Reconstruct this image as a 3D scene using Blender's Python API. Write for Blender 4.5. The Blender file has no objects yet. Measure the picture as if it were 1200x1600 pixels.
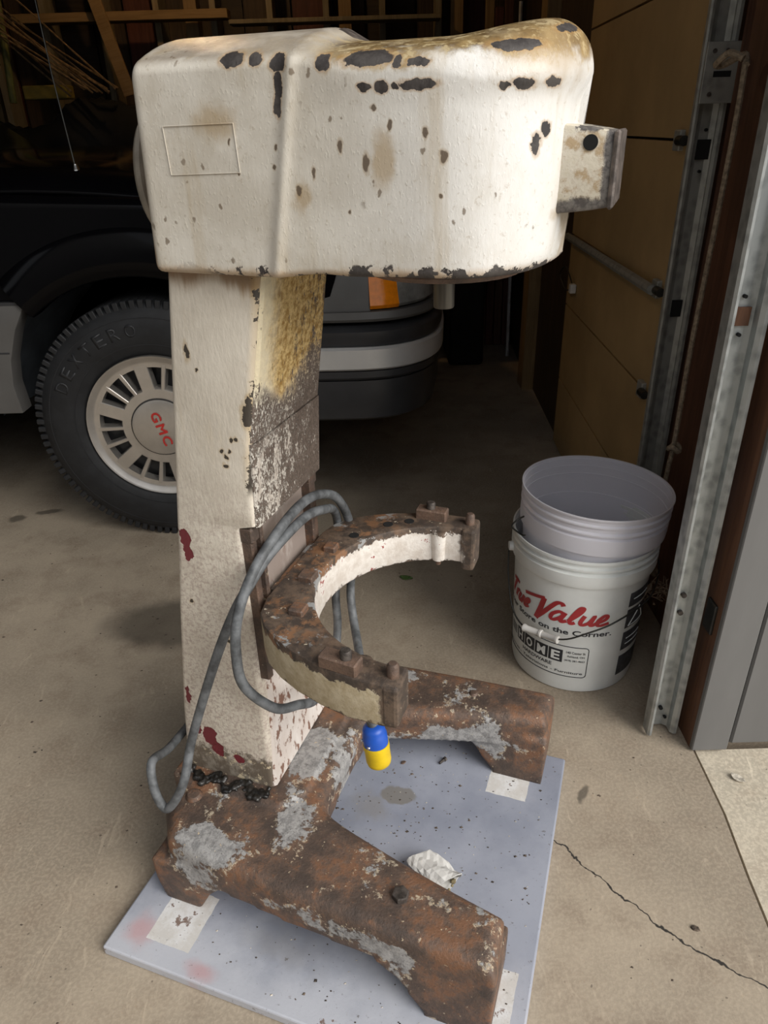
import bpy, bmesh, math, random
from mathutils import Vector, Matrix
PI = math.pi
random.seed(7)
S = bpy.context.scene
COL = S.collection

# ------------------------------------------------------------------ camera
F_PX, CAM_H = 1117.0, 1.12
down = Vector((59, 2062, 1117)).normalized()          # world down seen in the camera (x right, y down, z forward)
up_c = -down
fw_c = (Vector((0, 0, 1)) - up_c * up_c.z).normalized()
rt_c = up_c.cross(fw_c)
if rt_c.x < 0: rt_c = -rt_c
Rw = Matrix((rt_c, fw_c, up_c))                        # camera axes -> world
cam_d = bpy.data.cameras.new('camera'); cam = bpy.data.objects.new('camera', cam_d); COL.objects.link(cam)
cx, cy, cz = Rw @ Vector((1, 0, 0)), Rw @ Vector((0, -1, 0)), Rw @ Vector((0, 0, -1))
M = Matrix((cx, cy, cz)).transposed().to_4x4(); M.translation = (0, 0, CAM_H)
cam.matrix_world = M
cam_d.sensor_fit = 'VERTICAL'; cam_d.sensor_height = 36.0; cam_d.lens = 36.0 * F_PX / 1600.0
cam_d.clip_start = 0.02
S.camera = cam

# ------------------------------------------------------------------ light
W = bpy.data.worlds.new('overcast'); S.world = W; W.use_nodes = True
wb = W.node_tree.nodes['Background']; wb.inputs[0].default_value = (0.92, 0.95, 1.0, 1); wb.inputs[1].default_value = 0.92
sun_d = bpy.data.lights.new('soft_sun', 'SUN'); sun_d.energy = 3.45; sun_d.angle = math.radians(45); sun_d.color = (1.0, 0.96, 0.9)
sun = bpy.data.objects.new('soft_sun', sun_d); COL.objects.link(sun)
sun.rotation_euler = Vector((-0.66, 0.52, -0.56)).to_track_quat('-Z', 'Y').to_euler()
vs = S.view_settings
vs.view_transform = 'Standard'; vs.look = 'None'; vs.gamma = 1.0; vs.use_curve_mapping = False; vs.exposure = 0.0

# ------------------------------------------------------------------ node helpers
class G:
    def __init__(s, name):
        s.m = bpy.data.materials.new(name); s.m.use_nodes = True
        s.t = s.m.node_tree; s.bs = s.t.nodes['Principled BSDF']; s.out = s.t.nodes['Material Output']
        s.tc = s.t.nodes.new('ShaderNodeTexCoord'); s.P = s.tc.outputs['Object']
    def n(s, kind, **kw):
        nd = s.t.nodes.new(kind)
        for k, v in kw.items(): setattr(nd, k, v)
        return nd
    def put(s, sock, v):
        if isinstance(v, bpy.types.NodeSocket): s.t.links.new(v, sock)
        elif isinstance(v, (tuple, list)) and len(v) == 3 and sock.type == 'RGBA': sock.default_value = (*v, 1)
        else: sock.default_value = v
    def math(s, op, a, b=0.0, c=None, clamp=False):
        nd = s.n('ShaderNodeMath', operation=op, use_clamp=clamp); s.put(nd.inputs[0], a); s.put(nd.inputs[1], b)
        if c is not None: s.put(nd.inputs[2], c)
        return nd.outputs[0]
    def vm(s, op, a, b=(0, 0, 0)):
        nd = s.n('ShaderNodeVectorMath', operation=op); s.put(nd.inputs[0], a); s.put(nd.inputs[1], b)
        return nd.outputs['Value'] if op in ('LENGTH', 'DISTANCE', 'DOT_PRODUCT') else nd.outputs[0]
    def noise(s, scale, detail=4, rough=0.55, vec=None, dist=0.0, color=False):
        nd = s.n('ShaderNodeTexNoise'); s.put(nd.inputs['Vector'], vec or s.P)
        nd.inputs['Scale'].default_value = scale; nd.inputs['Detail'].default_value = detail
        nd.inputs['Roughness'].default_value = rough; nd.inputs['Distortion'].default_value = dist
        return nd.outputs['Color' if color else 'Fac']
    def vor(s, scale, vec=None, feature='F1'):
        nd = s.n('ShaderNodeTexVoronoi', feature=feature); s.put(nd.inputs['Vector'], vec or s.P); nd.inputs['Scale'].default_value = scale
        return nd.outputs['Distance']
    def sc(s, v, vec=None): return s.vm('MULTIPLY', vec or s.P, v)
    def step(s, x, a, b):
        nd = s.n('ShaderNodeMapRange', interpolation_type='SMOOTHSTEP'); s.put(nd.inputs[0], x)
        nd.inputs[1].default_value = a; nd.inputs[2].default_value = b
        if a > b: nd.inputs[1].default_value = b; nd.inputs[2].default_value = a; nd.inputs[3].default_value = 1; nd.inputs[4].default_value = 0
        return nd.outputs[0]
    def mix(s, f, a, b, blend='MIX'):
        nd = s.n('ShaderNodeMix', data_type='RGBA', blend_type=blend); s.put(nd.inputs[0], f); s.put(nd.inputs[6], a); s.put(nd.inputs[7], b)
        return nd.outputs[2]
    def sep(s, v=None):
        nd = s.n('ShaderNodeSeparateXYZ'); s.put(nd.inputs[0], v or s.P); return nd.outputs
    def distort(s, amt, scale, detail=3):
        c = s.noise(scale, detail, color=True); return s.vm('ADD', s.P, s.vm('MULTIPLY', s.vm('SUBTRACT', c, (.5, .5, .5)), (amt, amt, amt)))
    def spots(s, lst, vec):
        cur = None
        for (x, y, z, rx, ry, rz) in lst:
            d = s.vm('LENGTH', s.vm('MULTIPLY', s.vm('SUBTRACT', vec, (x, y, z)), (1/rx, 1/ry, 1/rz)))
            cur = d if cur is None else s.math('MINIMUM', cur, d)
        return cur
    def maxi(s, *a):
        c = a[0]
        for b in a[1:]: c = s.math('MAXIMUM', c, b)
        return c
    def mul(s, a, b): return s.math('MULTIPLY', a, b)
    def bump(s, h, strength=0.3, dist=0.002):
        nd = s.n('ShaderNodeBump'); nd.inputs['Strength'].default_value = strength; nd.inputs['Distance'].default_value = dist
        s.put(nd.inputs['Height'], h); s.t.links.new(nd.outputs[0], s.bs.inputs['Normal'])
    def fin(s, color, rough=0.6, metal=0.0, **kw):
        s.put(s.bs.inputs['Base Color'], color); s.put(s.bs.inputs['Roughness'], rough); s.put(s.bs.inputs['Metallic'], metal)
        for k, v in kw.items(): s.put(s.bs.inputs[k.replace('_', ' ')], v)
        return s.m

def simple(name, color, rough=.6, metal=0., var=.15, scale=20, bump=.15, bscale=80, stretch=(1, 1, 1), **kw):
    g = G(name); v = g.sc(stretch)
    n1 = g.noise(scale, 5, .6, v)
    dk = tuple(c * (1 - var * 1.6) for c in color); lt = tuple(min(1, c * (1 + var)) for c in color)
    c = g.mix(g.step(n1, .3, .7), dk, lt)
    g.bump(g.noise(bscale, 4, .6, v), bump, .002)
    return g.fin(c, rough, metal, **kw)

# ---- concrete
def m_concrete(name, base, outdoor=False):
    g = G(name)
    n1 = g.noise(1.7, 6, .62); n2 = g.noise(9, 6, .65); n3 = g.noise(170, 3, .6)
    c = g.mix(g.step(n1, .3, .72), tuple(x * .66 for x in base), tuple(min(1, x * 1.16) for x in base))
    c = g.mix(g.mul(g.step(n2, .45, .7), .7), c, tuple(x * y for x, y in zip(base, (.66, .62, .60))))
    c = g.mix(g.mul(g.step(n3, .42, .62), .3), c, tuple(min(1, x * 1.3) for x in base))
    scr = g.noise(60, 3, .7, g.sc((1, .09, 1), g.distort(.12, 5)))
    c = g.mix(g.mul(g.step(scr, .6, .72), .4), c, tuple(min(1, x * 1.4) for x in base))
    if not outdoor:
        pd = g.distort(.03, 30)
        st = g.spots([(-1.22, 2.09, 0, .035, .03, 1), (-1.13, 2.14, 0, .05, .02, 1), (-.55, 1.5, 0, .2, .12, 1), (.36, .93, 0, .012, .02, 1)], g.distort(.06, 14))
        c = g.mix(g.mul(g.step(st, 1.1, .6), .7), c, (.05, .042, .032))
        for (ax, ay, bx, by, w) in [(.275, .845, .352, .742, .0014), (.352, .742, .45, .64, .0016), (.45, .64, .56, .565, .0018)]:
            L = math.hypot(bx-ax, by-ay); d = ((bx-ax)/L, (by-ay)/L)
            q = g.vm('SUBTRACT', pd, (ax, ay, 0))
            al = g.vm('DOT_PRODUCT', q, (d[0], d[1], 0)); ac = g.math('ABSOLUTE', g.vm('DOT_PRODUCT', q, (-d[1], d[0], 0)))
            inn = g.mul(g.math('GREATER_THAN', al, -.001), g.math('LESS_THAN', al, L+.001))
            c = g.mix(g.mul(inn, g.step(ac, w*1.3, w*.5)), c, (.03, .026, .022))
    sp = g.step(g.vor(38, g.distort(.03, 20)), .075, .045)
    c = g.mix(g.mul(sp, .55), c, (.06, .05, .04))
    g.bump(g.math('ADD', n3, g.math('MULTIPLY', scr, .6)), .35, .0015)
    return g.fin(c, .78)

# ---- white painted casting of the mixer head
HEAD_SPOTS = [(-.075, -.125, 1.177, .014, .06, .008), (-.05, -.125, 1.176, .008, .06, .007), (-.026, -.125, 1.172, .010, .06, .008), (-.027, -.125, 1.155, .005, .06, .012),
    (-.029, -.125, 1.138, .005, .06, .012), (.019, -.125, 1.170, .008, .06, .008), (.062, -.125, 1.171, .026, .06, .008), (.09, -.125, 1.167, .004, .06, .006), (.109, -.125, 1.166, .011, .06, .004),
    (.060, -.125, 1.150, .007, .06, .004), (.075, -.125, 1.149, .007, .06, .0055), (.088, -.125, 1.149, .004, .06, .003), (.109, -.125, 1.150, .019, .06, .005),
    (.180, -.12, 1.147, .005, .06, .004), (.195, -.115, 1.148, .010, .06, .005), (.216, -.10, 1.149, .006, .06, .005), (.186, -.11, 1.177, .024, .06, .006), (.222, -.07, 1.192, .012, .06, .006),
    (.206, -.11, 1.101, .006, .06, .012), (.212, -.10, 1.113, .005, .06, .009), (.033, -.125, 1.104, .0035, .06, .008), (.058, -.125, 1.089, .005, .06, .011), (.115, -.125, 1.113, .004, .06, .006),
    (.067, -.125, 1.134, .004, .06, .003), (.131, -.125, 1.094, .005, .06, .007), (-.013, -.125, 1.066, .004, .06, .007), (.13, -.125, 1.062, .003, .06, .003), (.082, -.125, 1.12, .003, .06, .006), (.004, -.125, 1.081, .0025, .06, .007),
    (-.035, -.125, 1.103, .003, .06, .004), (-.038, -.125, 1.086, .003, .06, .004), (-.078, -.125, 1.081, .0022, .06, .002), (-.086, -.125, 1.109, .002, .06, .004), (.04, -.125, 1.048, .003, .06, .003)]
MID_SPOTS = [(a, b, c, d*.7, e, f*.75) for (a, b, c, d, e, f) in HEAD_SPOTS[20:]]
HEAD_SPOTS = [(a, b, c, d*(.9 if i < 18 else .68), e, f*(.85 if i < 18 else .8)) for i, (a, b, c, d, e, f) in enumerate(HEAD_SPOTS[:20])]
def m_head():
    g = G('chipped_white_enamel'); x, y, z = g.sep()
    n1 = g.noise(14, 5, .6); dp = g.distort(.011, 95, 4); dp2 = g.distort(.03, 40, 4)
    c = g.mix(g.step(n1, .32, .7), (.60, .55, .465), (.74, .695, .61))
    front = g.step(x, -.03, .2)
    c = g.mix(g.mul(front, .75), c, (.86, .85, .825))  # whiter towards the nose: the stronger light there is put into the paint colour
    # grime on the rear top and brown film along the front top
    nb = g.noise(33, 6, .68)
    rear = g.step(x, .01, -.01)
    topr = g.mul(g.step(z, 1.173, 1.183), rear)
    c = g.mix(g.mul(topr, g.math('ADD', .35, g.mul(g.step(nb, .35, .6), .5))), c, (.30, .25, .195))
    zz = g.math('ADD', z, g.mul(g.math('SUBTRACT', nb, .5), .05))
    topf = g.mul(g.step(zz, 1.163, 1.178), g.step(x, -.01, .03))
    c = g.mix(topf, c, g.mix(g.step(nb, .4, .66), (.15, .095, .04), (.40, .28, .125)))
    c = g.mix(g.mul(g.mul(topf, g.step(g.noise(90, 4, .7), .5, .6)), .9), c, (.60, .48, .27))
    # vertical runs of stain
    runs = g.noise(30, 4, .6, g.sc((1, 1, .12)))
    c = g.mix(g.mul(g.step(runs, .52, .72), .48), c, (.46, .36, .22))
    c = g.mix(g.mul(g.step(g.noise(8, 6, .7, g.sc((1, 1, .7))), .5, .68), g.math('SUBTRACT', .5, g.mul(front, .3))), c, (.47, .40, .29))
    c = g.mix(g.mul(g.step(g.noise(170, 5, .7), .58, .68), .35), c, (.38, .30, .20))
    halo = g.spots([(.2, -.05, 1.17, .05, .1, .03), (.075, -.125, 1.09, .012, .06, .028), (.235, -.03, 1.03, .012, .1, .08), (-.01, -.125, 1.06, .012, .06, .02), (-.1, -.125, 1.125, .03, .06, .02)], dp2)
    c = g.mix(g.mul(g.step(halo, 1.15, .35), .6), c, (.40, .27, .12))
    # tiny pits
    edg = g.step(g.math('ADD', x, g.mul(g.math('SUBTRACT', nb, .5), .012)), -.194, -.200); c = g.mix(g.mul(edg, .6), c, (.36, .22, .10))
    pit = g.mul(g.step(g.vor(75, g.sc((1, 1, .6), dp)), .2, .12), g.step(g.noise(11, 2), .52, .6))
    c = g.mix(g.mul(pit, .75), c, (.16, .11, .065))
    # chips
    ms = g.spots(MID_SPOTS, g.distort(.006, 120, 4)); c = g.mix(g.mul(g.step(ms, 1.5, .9), .45), c, (.36, .24, .11)); c = g.mix(g.mul(g.step(ms, 1.0, .75), .85), c, (.10, .068, .045))
    sp = g.spots(HEAD_SPOTS, g.distort(.009, 110, 4))
    rim = g.step(sp, 1.5, 1.0); chip = g.step(sp, 1.04, .96)
    ne = g.noise(42, 5, .65)
    zref = g.math('ADD', .9815, g.mul(g.step(x, -.05, .1), .006))
    low = g.step(g.math('SUBTRACT', g.math('SUBTRACT', z, zref), g.mul(g.step(ne, .42, .62), .0125)), .0018, -.0006)
    back = g.step(x, -.14, -.11)
    low = g.mul(low, g.math('ADD', g.mul(back, .8), .2))
    lowrim = g.step(g.math('SUBTRACT', z, g.math('ADD', zref, g.mul(nb, .014))), .006, -.004)
    c = g.mix(g.mul(g.maxi(rim, lowrim), .55), c, (.42, .25, .10))
    chip = g.maxi(chip, low)
    c = g.mix(chip, c, g.mix(g.step(nb, .4, .6), (.036, .030, .028), (.080, .070, .064)))
    drp = g.noise(230, 5, .65, g.sc((1, 1, .35))); lump = g.step(g.noise(330, 2, .5, g.sc((1, 1, .6))), .55, .75)
    g.bump(g.math('SUBTRACT', g.math('ADD', drp, g.mul(lump, .45)), g.mul(chip, 1.6)), .27, .0013)
    return g.fin(c, g.math('ADD', .36, g.mul(chip, .25)), 0)

COL_SPOTS = [(-.189, -.107, .889, .003, .05, .009), (-.179, -.107, .868, .002, .05, .002), (-.142, -.107, .782, .0026, .05, .003), (-.136, -.107, .783, .0026, .05, .003), (-.158, -.107, .764, .003, .05, .003), (-.152, -.107, .757, .003, .05, .003),
    (-.147, -.107, .766, .0025, .05, .0025), (-.117, -.107, .814, .006, .05, .014), (-.112, -.107, .83, .003, .05, .01), (-.155, -.107, .745, .003, .05, .003), (-.243, -.107, .52, .003, .05, .003), (-.19, -.107, .46, .004, .05, .003)]
RED_SPOTS = [(-.235, -.107, .627, .008, .05, .014), (-.235, -.107, .603, .008, .05, .014), (-.255, -.107, .25, .014, .05, .02), (-.243, -.107, .225, .012, .05, .016), (-.276, -.107, .262, .006, .05, .014), (-.205, -.107, .215, .010, .05, .008), (-.28, -.107, .33, .004, .05, .02)]
def m_column():
    g = G('worn_cream_column_paint'); x, y, z = g.sep()
    dp = g.distort(.012, 90, 4); n1 = g.noise(13, 5, .6); nb = g.noise(42, 6, .7)
    c = g.mix(g.step(n1, .3, .7), (.60, .54, .45), (.74, .68, .58))
    runs = g.noise(28, 4, .6, g.sc((1, 1, .1)))
    c = g.mix(g.mul(g.mul(g.step(runs, .5, .7), g.step(z, .7, .95)), .6), c, (.55, .40, .19))
    c = g.mix(g.mul(g.step(g.math('ADD', z, g.mul(g.math('SUBTRACT', runs, .5), .10)), .955, .975), .8), c, (.24, .125, .04))
    dirt = g.mul(g.step(z, .80, .55), g.step(g.noise(150, 6, .78), .45, .60))
    c = g.mix(g.mul(dirt, .72), c, (.40, .31, .265))
    zz = g.math('ADD', z, g.mul(g.math('SUBTRACT', nb, .5), .12))
    bare = g.step(zz, .235, .215)
    c = g.mix(bare, c, g.mix(g.step(nb, .45, .6), (.15, .12, .09), (.27, .235, .19)))
    keep = g.mul(bare, g.step(g.noise(36, 6, .7, g.sc((1, 1, 1), dp)), .57, .60)); c = g.mix(keep, c, (.62, .52, .36))
    red = g.step(g.spots(RED_SPOTS, g.distort(.022, 55, 4)), 1.03, .95); c = g.mix(red, c, (.16, .022, .03))
    sp = g.spots(COL_SPOTS, dp)
    c = g.mix(g.mul(g.step(sp, 1.9, 1.0), .5), c, (.42, .28, .11))
    chip = g.step(sp, 1.04, .95)
    xf = g.math('ADD', -.1165, g.mul(g.math('SUBTRACT', z, .776), .167))
    ed = g.math('SUBTRACT', g.math('SUBTRACT', xf, x), g.mul(g.step(g.noise(55, 5, .7), .5, .62), .009))
    edge = g.mul(g.step(ed, .001, -.001), g.step(z, .70, .72))
    c = g.mix(g.mul(g.step(ed, .012, .0), g.mul(g.step(z, .70, .76), .45)), c, (.45, .31, .13))
    c = g.mix(g.maxi(chip, edge), c, (.055, .045, .035))
    g.bump(g.math('SUBTRACT', g.math('ADD', g.noise(220, 5, .65, g.sc((1, 1, .35))), g.mul(bare, -.8)), g.mul(g.maxi(chip, red), 1.2)), .5, .0016)
    return g.fin(c, .5)
def m_front():
    g = G('peeling_gold_paint'); x, y, z = g.sep()
    st = g.sc((1, 1, .5)); n1 = g.noise(60, 6, .72, st); n2 = g.noise(330, 5, .75, st); nb = g.noise(9, 4, .6)
    gold = g.mix(g.step(g.noise(110, 6, .75), .38, .62), (.34, .19, .045), (.74, .54, .24))
    gold = g.mix(g.mul(g.step(g.math('ADD', y, g.mul(g.math('SUBTRACT', n1, .5), .08)), -.03, -.085), .8), gold, (.82, .74, .54))
    white = g.mix(g.step(n1, .35, .6), (.50, .44, .38), (.80, .76, .68))
    zz = g.math('ADD', z, g.mul(g.math('SUBTRACT', nb, .5), .14))
    up = g.step(zz, .80, .86)
    intact_paint = g.mix(up, white, gold)  # unpeeled paint, white below and gold above
    dark = g.mix(g.step(n2, .4, .65), (.075, .055, .042), (.17, .13, .105))
    thr = g.math('ADD', g.mul(g.step(zz, .78, .88), -.11), g.mul(g.step(y, -.08, .09), .085))
    m = g.step(g.math('ADD', g.math('ADD', g.mul(n1, .45), g.mul(n2, .55)), thr), .485, .515)
    band = g.step(g.math('ABSOLUTE', g.math('SUBTRACT', zz, .80)), .05, .02)
    m = g.maxi(m, g.mul(band, g.step(n2, .42, .5)))
    low = g.mul(g.step(z, .72, .65), 0.35)
    c = g.mix(m, intact_paint, dark)
    g.bump(g.math('SUBTRACT', n2, g.mul(m, .8)), .7, .002)
    return g.fin(c, .62)
def m_lowfront():
    g = G('flaking_lower_paint'); st = g.sc((1, 1, .5))
    n1 = g.noise(55, 6, .7, st); n2 = g.noise(17, 4, .6, st)
    c = g.mix(g.step(n2, .35, .7), (.62, .55, .50), (.76, .72, .68))
    c = g.mix(g.step(n1, .53, .58), c, (.22, .12, .085))
    c = g.mix(g.mul(g.step(n2, .6, .7), .7), c, (.30, .285, .28))
    x, y, z = g.sep(); c = g.mix(g.mul(g.step(z, .36, .5), g.step(n2, .3, .5)), c, (.30, .245, .215))
    g.bump(n1, .6, .0018); return g.fin(c, .6)
def m_rust(name='rusty_cast_iron', grey=.56, orange=.485):
    g = G(name); n1 = g.noise(16, 6, .7); n2 = g.noise(75, 6, .75); n3 = g.noise(7, 5, .65, g.distort(.05, 12)); n4 = g.noise(230, 3, .6)
    c = g.mix(g.step(n1, .34, .68), (.075, .055, .045), (.20, .125, .088))
    c = g.mix(g.mul(g.step(g.math('ADD', g.mul(n1, .6), g.mul(n2, .4)), orange, orange + .1), .8), c, (.225, .108, .056))
    gp = g.math('ADD', g.mul(n3, .8), g.mul(n2, .2))
    if name == 'rusty_cast_iron':
        gs = g.step(g.spots([(-.07, -.13, .15, .07, .06, .2), (-.215, -.22, .14, .04, .02, .04), (.02, -.262, .125, .13, .03, .022), (.1, .17, .10, .15, .04, .035), (-.1, .0, .16, .06, .09, .1), (.19, .2, .1, .06, .05, .06)], g.distort(.03, 18)), 1.5, .5)
        gp = g.math('ADD', gp, g.math('SUBTRACT', g.mul(gs, .13), .028))
    gm = g.step(gp, grey, grey + .02)
    c = g.mix(gm, c, g.mix(g.step(n2, .4, .6), (.24, .235, .23), (.40, .39, .38)))
    ed = g.mul(g.step(g.math('ABSOLUTE', g.math('SUBTRACT', gp, grey)), .018, .004), g.step(n2, .5, .58)); c = g.mix(g.mul(ed, .8), c, (.62, .52, .38))
    c = g.mix(g.mul(g.step(g.noise(140, 3, .6), .68, .72), .8), c, (.62, .50, .34))
    c = g.mix(g.mul(g.step(n4, .6, .7), .5), c, (.04, .03, .025))
    g.bump(g.math('ADD', g.math('ADD', n2, g.mul(n4, .5)), g.mul(gm, .5)), .75, .0022)
    return g.fin(c, .58, .15)
def m_yoke():
    g = G('yoke_worn_iron'); x, y, z = g.sep(); n1 = g.noise(40, 6, .7); n2 = g.noise(110, 5, .7)
    top = g.mix(g.step(n1, .4, .62), (.06, .045, .036), (.15, .105, .075))
    rear = g.step(x, .02, -.06)
    top = g.mix(g.mul(rear, g.step(g.noise(26, 5, .7), .5, .6)), top, (.24, .125, .065))
    top = g.mix(g.mul(rear, g.step(g.noise(21, 5, .7, g.sc((1, 1.3, 1))), .58, .61)), top, (.30, .30, .295))
    top = g.mix(g.step(g.noise(85, 4, .7), .66, .69), top, (.66, .58, .44))
    r = g.math('LENGTH' if False else 'SQRT', g.math('ADD', g.math('POWER', g.math('SUBTRACT', x, .097), 2), g.math('POWER', y, 2)))
    inside = g.step(r, .19, .178)
    cream = g.mix(g.step(n1, .35, .65), (.43, .35, .22), (.58, .50, .355))
    white = g.mix(g.step(n1, .35, .65), (.62, .56, .50), (.78, .74, .69))
    side = g.mix(inside, cream, white)
    side = g.mix(g.mul(inside, g.step(g.math('SUBTRACT', n1, g.mul(x, .5)), .63, .66)), side, (.30, .05, .045))
    zz = g.math('ADD', z, g.mul(g.math('SUBTRACT', g.noise(60, 5, .7), .5), .035))
    tm = g.step(zz, .546, .549); tip = g.step(g.math('ADD', x, g.mul(g.math('SUBTRACT', n1, .5), .04)), .083, .092); lowm = g.step(zz, .498, .494)
    m = g.maxi(tm, tip, lowm, g.step(z, .5575, .5595))
    c = g.mix(m, side, top)
    g.bump(g.math('SUBTRACT', n2, g.mul(m, .9)), .6, .002); return g.fin(c, .6, .1)
def m_hub():
    g = G('stained_hub_paint'); x, y, z = g.sep(); n1 = g.noise(45, 6, .7); n2 = g.noise(110, 5, .7)
    c = g.mix(g.step(n1, .4, .6), (.66, .60, .48), (.74, .70, .62))
    c = g.mix(g.mul(g.step(g.math('ADD', g.mul(n1, .7), g.mul(x, 1.2)), .62, .72), .75), c, (.36, .22, .07))
    m = g.maxi(g.step(g.math('ADD', x, g.mul(n1, .016)), .277, .281), g.step(g.math('SUBTRACT', z, g.mul(n1, .03)), 1.042, 1.036), g.mul(g.step(g.math('ADD', z, g.mul(n1, .02)), 1.119, 1.123), g.step(n1, .47, .52)))
    c = g.mix(m, c, g.mix(g.step(n2, .4, .6), (.09, .08, .075), (.19, .175, .16)))
    g.bump(g.math('SUBTRACT', n2, m), .5, .0018); return g.fin(c, .5)
BOARD_PATCH = [(-.238, -.272, .038, .046), (.198, .155, .037, .035), (.245, -.225, .034, .04)]
def m_board():
    g = G('blue_grey_sprayed_plywood'); n1 = g.noise(5, 5, .6); n2 = g.noise(30, 6, .7); n3 = g.noise(150, 4, .7)
    c = g.mix(g.step(n1, .3, .7), (.23, .25, .31), (.35, .37, .435))
    x, y, z = g.sep()
    pale = g.step(g.math('ADD', g.mul(y, -1.0), g.mul(g.math('SUBTRACT', n1, .5), .3)), .19, .33); c = g.mix(g.mul(pale, .7), c, (.56, .57, .61))
    red = g.step(g.spots([(-.29, -.31, .02, .03, .03, 1), (-.17, -.335, .02, .03, .02, 1)], g.distort(.05, 20)), 1.3, .2); c = g.mix(g.mul(red, .6), c, (.50, .26, .26))
    smear = g.step(g.spots([(.01, .06, .02, .035, .022, 1)], g.distort(.03, 30)), 1.05, .8); c = g.mix(g.mul(smear, .8), c, (.19, .175, .15))
    sm2 = g.step(g.spots([(-.03, .02, .02, .05, .04, 1)], g.distort(.08, 25)), 1.1, .2); c = g.mix(g.mul(sm2, .45), c, (.25, .23, .20))
    sm3 = g.step(g.spots([(-.07, -.26, .02, .09, .04, 1)], g.distort(.08, 25)), 1.2, .2); c = g.mix(g.mul(sm3, .4), c, (.28, .27, .26))
    dq = g.distort(.004, 60); dx, dy, dz = g.sep(dq)
    patch = None
    for (px, py, hx, hy) in BOARD_PATCH:
        a = g.mul(g.math('LESS_THAN', g.math('ABSOLUTE', g.math('SUBTRACT', dx, px)), hx), g.math('LESS_THAN', g.math('ABSOLUTE', g.math('SUBTRACT', dy, py)), hy))
        patch = a if patch is None else g.maxi(patch, a)
    c = g.mix(patch, c, g.mix(g.step(n2, .4, .65), (.60, .58, .55), (.72, .72, .72)))
    pl = g.mul(g.step(n2, .62, .66), g.maxi(patch, g.step(y, -.3, -.335))); c = g.mix(g.mul(pl, .9), c, (.17, .10, .07))
    c = g.mix(g.mul(g.step(n3, .62, .7), .5), c, (.16, .15, .15))
    c = g.mix(g.mul(g.step(g.noise(70, 4, .65), .68, .71), .7), c, (.13, .115, .10))
    g.bump(g.math('ADD', n3, g.noise(40, 3, .5, g.sc((.2, 1, 1)))), .25, .0012); return g.fin(c, .5)
def m_wood(name, dark, light, axis=2, rough=.65, scale=9):
    g = G(name); s = [1, 1, 1]; s[axis] = .07
    v = g.sc(tuple(s)); n = g.noise(scale * 4, 6, .65, v, 1.5); n2 = g.noise(scale * .5, 3, .6)
    c = g.mix(g.step(n, .3, .7), dark, light); c = g.mix(g.mul(g.step(n2, .4, .7), .35), c, tuple(x * .55 for x in dark))
    g.bump(n, .3, .0015); return g.fin(c, rough)
def m_galv(name, a=(.30, .315, .31), b=(.47, .49, .48)):
    g = G(name); v1 = g.vor(55, g.sc((1, 1, .8))); n = g.noise(60, 4, .7); n2 = g.noise(6, 4, .6)
    c = g.mix(g.step(g.math('ADD', g.mul(v1, .7), g.mul(n, .6)), .3, .8), a, b); c = g.mix(g.mul(g.step(n2, .5, .75), .4), c, tuple(x * .7 for x in a))
    g.bump(n, .1, .001); return g.fin(c, g.math('ADD', .38, g.mul(n, .2)), .45 if 'dull' in name else .6)

def m_milky():
    g = G('milky_bucket_plastic'); n = g.noise(6, 4, .5); c = g.mix(g.step(n, .3, .7), (.88, .87, .93), (.93, .92, .97))
    g.fin(c, .33); tr = g.n('ShaderNodeBsdfTranslucent'); g.put(tr.inputs[0], (.86, .86, .92)); mx_ = g.n('ShaderNodeMixShader'); mx_.inputs[0].default_value = .28
    g.t.links.new(g.bs.outputs[0], mx_.inputs[1]); g.t.links.new(tr.outputs[0], mx_.inputs[2]); g.t.links.new(mx_.outputs[0], g.out.inputs[0]); return g.m

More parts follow.
